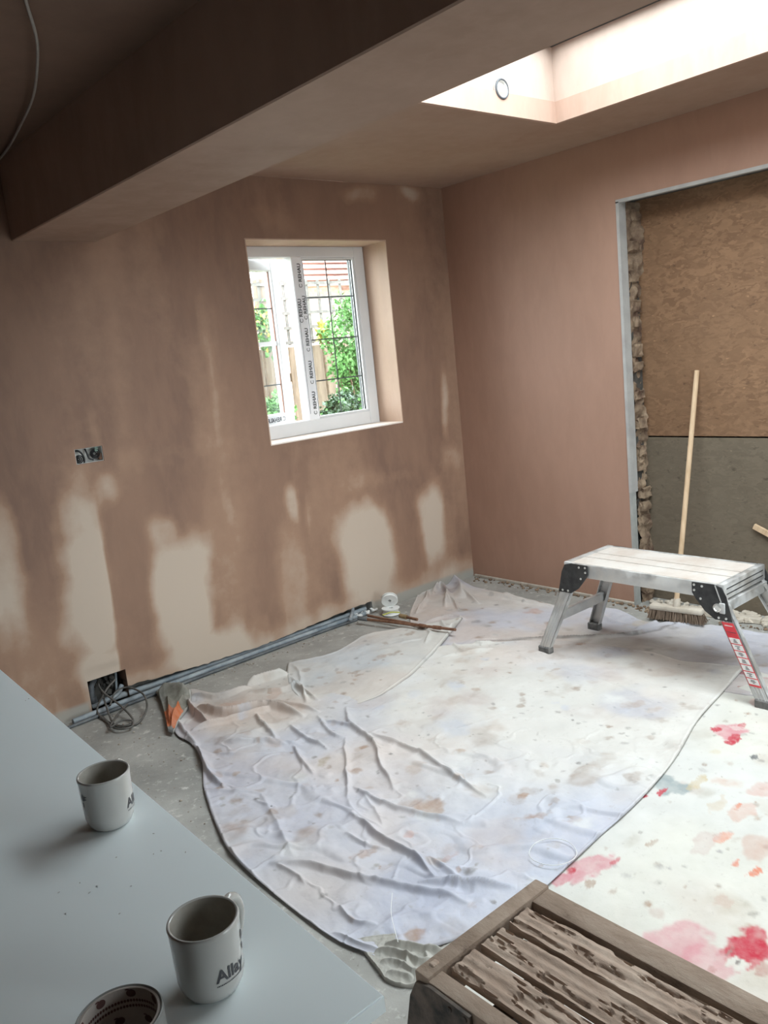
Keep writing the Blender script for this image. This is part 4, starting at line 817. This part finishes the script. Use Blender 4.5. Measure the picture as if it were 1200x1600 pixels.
bm = BX(0, d.length, -.02, .02, -.014, .014, bev=.003); o = obj('batten', bm, M_dustwood); o.location = (a.x+.03, a.y, .0145); o.rotation_euler = (0, 0, math.atan2(d.y, d.x)); tag(o, 'pale dusty wooden batten lying on the floor behind the broom head', 'batten')
a, b = Vector(onx((1178, 822), .155)), Vector(onx((1215, 842), .155)); d = b-a
bm = BX(-.0, d.length+.45, -.008, .008, -.014, .014, bev=.002); o = obj('wood_offcut', bm, M_wood); o.location = a; o.rotation_euler = (0, math.asin(-d.z/d.length), math.atan2(d.y, d.x)); tag(o, 'slanting wooden strip leaning on the lower chipboard at the right edge', 'wood strip')

# ------------------------------------------------------------------ work platforms
def leg_bm(top, foot, w, t):
    """channel leg running from top to foot; w along y, t along x"""
    top, foot = Vector(top), Vector(foot); d = (foot-top); bm = bmesh.new(); s = 1 if foot.x < 0 else -1
    def bar(ox, oy, hx, hy):
        vs = []
        for p in (foot, top): vs += [bm.verts.new((p.x+ox+a*hx, p.y+oy+b_*hy, p.z)) for a, b_ in ((-1, -1), (1, -1), (1, 1), (-1, 1))]
        for k in range(4): bm.faces.new((vs[k], vs[(k+1) % 4], vs[4+(k+1) % 4], vs[4+k]))
        bm.faces.new(vs[:4]); bm.faces.new(vs[4:])
    sx = -1 if foot.x < 0 else 1
    bar(sx*(t/2-.002), 0, .002, w/2); bar(0, w/2-.0015, t/2, .0015); bar(0, -w/2+.0015, t/2, .0015)
    for o_ in (-w*.22, 0, w*.22): bar(sx*(t/2+.001), o_, .0012, .002)
    return bm
def platform(label, group, loc, Wd, Ln, Hh, muddy, splay=(.12, .165), sidex=.024, yaw=0):
    """local: x across (centre 0), y from 0 to -Ln, z up from the floor"""
    t = thing('work_platform', label, 'platform', loc, group, yaw); hw = Wd/2
    mr, md, mh = (M_mudrail, M_mud, M_muddark) if muddy else (M_alu, M_deck, M_blackpl)
    rh = .062
    for s in (-1, 1):
        wr_ = (.034 if s < 0 else .05) if muddy else .012
        x0, x1 = (s*hw, s*(hw-wr_)) if s > 0 else (-hw, -hw+wr_)
        bm = BX(min(x0, x1), max(x0, x1), -Ln, 0, Hh-rh, Hh, bev=.004, seg=2); obj('side_rail', bm, mr, t, 40)
    # deck boards
    if muddy:
        inner0, inner1 = -hw+.034, hw-.05; gap = .013; n = 3; bw = (inner1-inner0-gap*(n+1))/n
        for k in range(n):
            x0 = inner0+gap+k*(bw+gap); nx, ny = 30, 230; Xs, Ys = np.meshgrid(np.linspace(x0, x0+bw, nx), np.linspace(-Ln+.03, -.036, ny), indexing='ij')
            rid = np.abs(((Xs-x0)/bw*3.2+.3*fbm(Xs*8, Ys*9, 7+k, 2)) % 1-.5)*.005; z_ = Hh-.004+rid+(fbm(Xs*60+k*9, Ys*12, 80+k, 4)-.5)*.007+.003*np.round(2*fbm(Xs*20+k, Ys*7, 84+k, 3)); pit = sstep(.60, .64, fbm(Xs*110+4, Ys*17+k*5, 90+k, 4)); z_ = z_-.005*pit
            jag = (fbm(Ys*30+k, Ys*0+3, 95+k, 3)-.5)*.006; e = (np.arange(nx)[:, None] == 0)*1-(np.arange(nx)[:, None] == nx-1)*1; Xs = Xs+e*jag
            V = np.stack([Xs, Ys, z_], -1).reshape(-1, 3).tolist(); F = [(i*ny+j, (i+1)*ny+j, (i+1)*ny+j+1, i*ny+j+1) for i in range(nx-1) for j in range(ny-1)]
            b0 = len(V); V += [(x, y, Hh-.014) for x, y in ((x0, -Ln+.03), (x0+bw, -Ln+.03), (x0+bw, -.036), (x0, -.036))]
            rim = [i*ny for i in range(nx)], [(nx-1)*ny+j for j in range(ny)], [i*ny+ny-1 for i in range(nx-1, -1, -1)], [j for j in range(ny-1, -1, -1)]
            for s_, q in enumerate(rim):
                c0_, c1_ = b0+s_, b0+(s_+1) % 4; mid = len(q)//2
                for i in range(len(q)-1): F.append((q[i+1], q[i], c0_ if i < mid else c1_))
                F.append((q[mid], c0_, c1_))
            F.append((b0+3, b0+2, b0+1, b0)); me = bpy.data.meshes.new('deck_board'); me.from_pydata(V, [], F); o = link('deck_board', me, md, t); smooth(o, 50)
        for y in (-.15, -Ln/2, -Ln+.15): obj('cross_member', BX(-hw+.03, hw-.045, y-.02, y+.02, Hh-.05, Hh-.0145), mh, t)
    else:
        ed = [-hw+.012, -hw+.125, -hw+.205, hw-.012]
        for a, b_ in zip(ed, ed[1:]):
            bm = bmesh.new(); n = 5
            box(bm, a+.004, b_-.004, -Ln+.028, -.028, Hh-.03, Hh-.001, bev=.0015)
            obj('deck_board', bm, md, t)
    # end caps
    for y0, y1 in ((-.030, 0.002), (-Ln-.002, -Ln+.028)):
        bm = BX(-hw-.001, hw+.001, y0, y1, Hh-rh, Hh+.002+(.004 if muddy else 0), bev=.004, seg=2); cap = obj('end_cap', bm, mr, t, 40)
        if not muddy:
            yy = y1 if y1 > -.1 else y0
            for zz in (Hh-.02, Hh-.042): obj('cap_groove', BX(-hw+.02, hw-.02, yy-.0012, yy+.0012, zz-.002, zz+.002), M_blackpl, cap)
        else:
            for xx in (-hw+.03,): obj('cap_slot', (lambda q: (box(q, xx-.008, xx+.008, y0+.010, y1-.010, Hh+.004, Hh+.009, .002), q)[1])(bmesh.new()), M_mud, cap)
    # legs, hinges, braces, feet
    for e, (yt, yf) in enumerate(((-.045, splay[0]), (-Ln+.045, -Ln-splay[1]))):
        for s in (-1, 1):
            top = (s*(hw-.020), yt, Hh-.03); foot = (s*(hw+sidex), yf, .030); lg = obj('leg', leg_bm(top, foot, .058, .026), mr, t)
            fx, fy = foot[0], foot[1]; bm = BX(fx-.018, fx+.018, fy-.034, fy+.034, 0.0, .040, bev=.005); ft = obj('rubber_foot', bm, M_rubber if not muddy else mh, lg)
            # hinge plate: rail wing and leg wing in one outline
            
            if muddy and s > 0: continue
            xo = s*(hw+.0045); sg = 1 if e == 0 else -1; y_e = 0 if e == 0 else -Ln
            Y = lambda v: y_e-sg*v
            poly = [(Y(.128), Hh-.003), (Y(.04), Hh-.001), (Y(.006), Hh-.010), (Y(-.012), Hh-.045), (Y(-.030), Hh-.120), (Y(-.036), Hh-.142), (Y(.034), Hh-.142), (Y(.075), Hh-.115), (Y(.115), Hh-.066), (Y(.128), Hh-.045)]
            bm = bmesh.new(); prism(bm, poly, xo-.003, xo+.003, 0); hg = obj('hinge_plate', bm, mh, t)
            for (a, b_) in ((.118, .012), (.118, .034), (.085, .014), (.092, .066), (-.012, .132), (.018, .132)):
                bm = bmesh.new(); lathe(bm, [(0, 0), (.0052, 0), (.0048, .0022), (.002, .003), (0, .003)], 10)
                bmesh.ops.transform(bm, matrix=Matrix.Translation((xo+s*.003, Y(a), Hh-b_)) @ Matrix.Rotation(s*math.pi/2, 4, 'Y'), verts=bm.verts); obj('rivet', bm, M_rivet if not muddy else mh, hg, 50)
            if not muddy and e == 1:
                bm = bmesh.new(); lathe(bm, [(0, 0), (.017, 0), (.017, .006), (.012, .009), (.010, .006), (0, .006)], 18)
                bmesh.ops.transform(bm, matrix=Matrix.Translation((xo+s*.003, Y(.022), Hh-.092)) @ Matrix.Rotation(s*math.pi/2, 4, 'Y'), verts=bm.verts); obj('lock_button', bm, M_rivet, hg, 40)
                obj('release_lever', (lambda q: (box(q, xo+s*.003, xo+s*.006, -.002, .002, -.035, .035, M=Matrix.Translation((0, Y(.018), Hh-.035)) @ Matrix.Rotation(sg*.35, 4, 'X')), q)[1])(bmesh.new()), M_rivet, hg)
            if not muddy and s < 0 and e == 1:       # height label on the front right leg
                T_, F_ = Vector(top), Vector(foot); n_ = 9
                def seg(a, b_, hy, mat, nm, off=.0):
                    bm = bmesh.new(); P0, P1 = T_.lerp(F_, a), T_.lerp(F_, b_); x = -.013-.0035-off
                    v = [bm.verts.new((P0.x+x, P0.y-hy, P0.z)), bm.verts.new((P0.x+x, P0.y+hy, P0.z)), bm.verts.new((P1.x+x, P1.y+hy, P1.z)), bm.verts.new((P1.x+x, P1.y-hy, P1.z))]
                    w_ = [bm.verts.new(q.co+Vector((.0006, 0, 0))) for q in v]; bm.faces.new(v); bm.faces.new(w_[::-1])
                    for k in range(4): bm.faces.new((v[k], v[(k+1) % 4], w_[(k+1) % 4], w_[k]))
                    return obj(nm, bm, mat, lg)
                seg(.29, .86, .024, M_redlab, 'label_border'); seg(.29, .40, .021, M_redlab, 'label_panel', .0008)
                for k in range(7): seg(.43+k*.060, .43+k*.060+.050, .021, M_whitelab, 'label_panel', .0008)
                seg(.315, .322, .016, M_whitelab, 'label_line', .0014); seg(.375, .379, .019, M_ink2, 'label_line', .0014)
                for k in range(7):
                    for q in range(3): seg(.440+k*.060+q*.012, .445+k*.060+q*.012, .004+.008*((k*3+q*5) % 4)/4, M_ink2, 'label_line', .0014)
        yb = yf+(yt-yf)*(.42 if e == 0 else .80); zb = Hh*(.42 if e == 0 else .80)
        obj('leg_brace', BX(-hw-.012, hw+.012, yb-.012, yb+.012, zb-.022, zb+.022, bev=.003), mr, t)
    return t
pc = ((-.806-.466)/2, -1.36)
platform('dusty aluminium folding work platform near the boarded opening', 'folding work platforms', (pc[0], pc[1], 0), .345, .755, .46, False)
platform('brown plaster-crusted slatted work platform in the right foreground', 'folding work platforms', (-2.855, -2.712, 0), .316, .78, .46, True, splay=(.02, .1), sidex=.012)

# ------------------------------------------------------------------ island worktop, mugs, tape
WT = .88
isl = thing('kitchen_island', 'white island unit under the pale worktop', 'cabinet', (-4.2, -1.9, 0))
def isl_part(nm, a, parent=isl, mat=M_cab): return obj(nm, BX(a[0]+4.2, a[1]+4.2, a[2]+1.9, a[3]+1.9, a[4], a[5], bev=.002), mat, parent)
isl_part('carcass', (-4.38, -3.47, -3.08, -.62, .10, WT-.02)); isl_part('plinth', (-4.34, -3.52, -3.03, -.66, 0, .10), mat=M_blackpl)
for k in range(4):
    dr = isl_part('door', (-3.47, -3.452, -3.075+k*.614, -3.075+k*.614+.608, .11, WT-.03)); h_ = isl_part('door_handle', (-3.452, -3.435, -2.60+k*.614, -2.588+k*.614, .62, .78), dr, M_rivet)
bm = bmesh.new(); e1 = onz((0, 1045), WT); e2 = onz((600, 1555), WT); far_y = -.55; sl = (e1[0]-e2[0])/(e1[1]-e2[1]); xf = e2[0]+sl*(far_y-e2[1])
prism(bm, [(e2[0], e2[1]), (xf, far_y), (-4.45, far_y), (-4.45, e2[1])], WT-.018, WT, 2)
es = [e for e in bm.edges if all(v.co.z > WT-.001 for v in e.verts)]; bmesh.ops.bevel(bm, geom=es, offset=.0015, segments=2, affect='EDGES')
wt = obj('worktop', bm, M_work); tag(wt, 'large pale blue-white worktop slab holding the two mugs and tape roll', 'worktop')
def mug(label, c, text_az, handle_az, logo_az, letters):
    t = thing('mug', label, 'mug', (c[0], c[1], WT), 'white printed mugs on the worktop'); R, Hm_ = .0342, .0745
    prof_o = [(.0, .002), (.020, .002), (.0215, 0), (.024, 0), (.0272, .003), (.0308, .010), (.0327, .018), (R-.0008, .04), (R, Hm_-.006), (R+.0006, Hm_-.002), (R, Hm_), (R-.0012, Hm_+.0004), (R-.0026, Hm_-.0006)]
    prof_i = [(R-.0026, Hm_-.0006), (R-.0034, Hm_-.006), (R-.0040, .04), (.0285, .014), (.024, .0075), (.0, .006)]
    bm = bmesh.new(); lathe(bm, prof_o, 64); obj('mug_body', bm, M_mug, t, 60)
    bm = bmesh.new(); lathe(bm, prof_i, 64); obj('mug_inside', bm, M_mugin, t, 60)
    a = handle_az; dx, dy = math.cos(a), math.sin(a)
    pts = [(R-.002, .067), (R+.010, .066), (R+.019, .058), (R+.022, .044), (R+.017, .028), (R+.007, .018), (R-.003, .017)]
    bm = bmesh.new(); tube(bm, spline([(r*dx, r*dy, z_) for r, z_ in pts], 6), .0048, 12); obj('mug_handle', bm, M_mug, t, 60)
    def wrap(bm, a0, z_, mat, nm, direction=-1):
        bmesh.ops.subdivide_edges(bm, edges=[e for e in bm.edges if e.calc_length() > .004], cuts=2) if False else None
        for v in bm.verts:
            rr_ = np.interp(z_+v.co.y, [0, .010, .018, .04, Hm_-.006], [.024, .0308, .0327, R-.0008, R])+.0005; an = a0+direction*(-1)*v.co.x/R
            v.co = Vector((rr_*math.cos(an), rr_*math.sin(an), z_+v.co.y))
        me = bpy.data.meshes.new(nm); bm.to_mesh(me); bm.free(); link(nm, me, mat, t)
    bm = text_bm(letters, .0178, .0004); bmesh.ops.triangulate(bm, faces=bm.faces); wrap(bm, text_az, .026, M_ink2, 'lettering')
    # tagline as a row of tiny bars under the word
    bm = bmesh.new(); x = 0; rs = random.Random(4)
    for k in range(26 if len(letters) > 3 else 12):
        w_ = rs.choice([.0008, .0012, .0014]); v = [bm.verts.new(p) for p in ((x, 0, 0), (x+w_, 0, 0), (x+w_, .0012, 0), (x, .0012, 0))]; bm.faces.new(v); x += w_+.0005
    wrap(bm, text_az, .0215, M_ink2, 'tagline')
    bm = bmesh.new()      # small winged emblem
    for poly in ([(0, .0), (.004, .001), (.010, .004), (.006, .005), (.011, .008), (.005, .008), (.001, .011), (-.001, .006)], [(-.001, -.002), (.002, -.002), (.002, -.009), (-.001, -.009)]):
        bm.faces.new([bm.verts.new((a_, b_, 0)) for a_, b_ in poly])
    wrap(bm, logo_az, .048, M_ink2, 'emblem')
    return t
def az_view(c, off):     # direction towards the camera, turned off degrees to the viewer's right
    return math.atan2(CAM[1]-c[1], CAM[0]-c[0])+math.radians(off)
sc_ = (CAM[2]-WT)/(CAM[2]-.92); m1 = (CAM[0]+(-3.447-CAM[0])*sc_, CAM[1]+(-2.666-CAM[1])*sc_); m2 = (CAM[0]+(-3.500-CAM[0])*sc_, CAM[1]+(-3.018-CAM[1])*sc_)
m1 = tuple(onz(proj((*m1, WT))+np.array([5, -4]), WT)[:2]); m2 = tuple(onz(proj((*m2, WT))+np.array([6, -5]), WT)[:2])
mug('white mug near the middle of the worktop edge, emblem to the left', m1, az_view(m1, 43), az_view(m1, 150), az_view(m1, -66), 'Allay')
mug('white mug at the worktop corner with its handle showing behind', m2, az_view(m2, 6), az_view(m2, 138), az_view(m2, 70), 'Allay')
tc = onz((186, 1586), WT+.046); tc = (tc[0], tc[1])
tr = thing('tape_roll', 'grey duct tape roll with printed cardboard core beside the near mug', 'tape roll', (tc[0], tc[1], WT))
Ro, Ri, Rh = .0378, .0342, .046
bm = bmesh.new(); lathe(bm, [(Ri+.0012, .0005), (Ro-.001, 0), (Ro, .001), (Ro, Rh-.001), (Ro-.001, Rh), (Ri+.0012, Rh-.0005)], 72, closed=True); obj('tape', bm, M_tape, tr, 40)
bm = bmesh.new(); lathe(bm, [(Ri-.0012, .0), (Ri+.0011, .0), (Ri+.0011, Rh-.0008), (Ri-.0012, Rh-.0008)], 72, closed=True); obj('core', bm, M_core, tr, 40)
bm = bmesh.new()
def dot(a, z_, ra, rz_, n=10):
    r = Ri-.0016; bm.faces.new([bm.verts.new((r*math.cos(a+ra*math.cos(q)/r), r*math.sin(a+ra*math.cos(q)/r), z_+rz_*math.sin(q))) for q in [2*math.pi*k/n for k in range(n)]])
faz = az_view(tc, 180)
for k in range(-14, 15):
    for j in (0, 1): dot(faz+k*.085+j*.04, .027+j*.0055, .0012, .0016)
for k in range(-4, 5):
    a = faz+k*.42; zz = .040 if k % 2 else .014; dot(a, zz, .0045, .004, 14); dot(a+.10, zz+.004, .002, .0008, 8)
obj('core_print', bm, M_coreink, tr)
rs = random.Random(9); bm = bmesh.new()
for (px, py) in ((125, 1380), (140, 1395), (92, 1395), (205, 1385), (103, 1428), (187, 1428), (240, 1303), (252, 1330), (240, 1335), (40, 1095), (152, 1385), (290, 1332), (182, 1340), (45, 1092)):
    p = onz((px, py), WT); r = .0011; q = bmesh.ops.create_icosphere(bm, subdivisions=1, radius=r, matrix=Matrix.Translation((p[0], p[1], WT+.0006)) @ Matrix.Rotation(rs.uniform(0, 3), 4, 'Z') @ Matrix.Diagonal((rs.uniform(1, 2), .7, .4, 1)))
tag(obj('worktop_crumbs', bm, mottled('grey_crumb', (.5, .5, .48), (.6, .6, .58), 90, .9)), 'tiny grey crumbs scattered on the pale worktop', 'debris', kind='stuff')
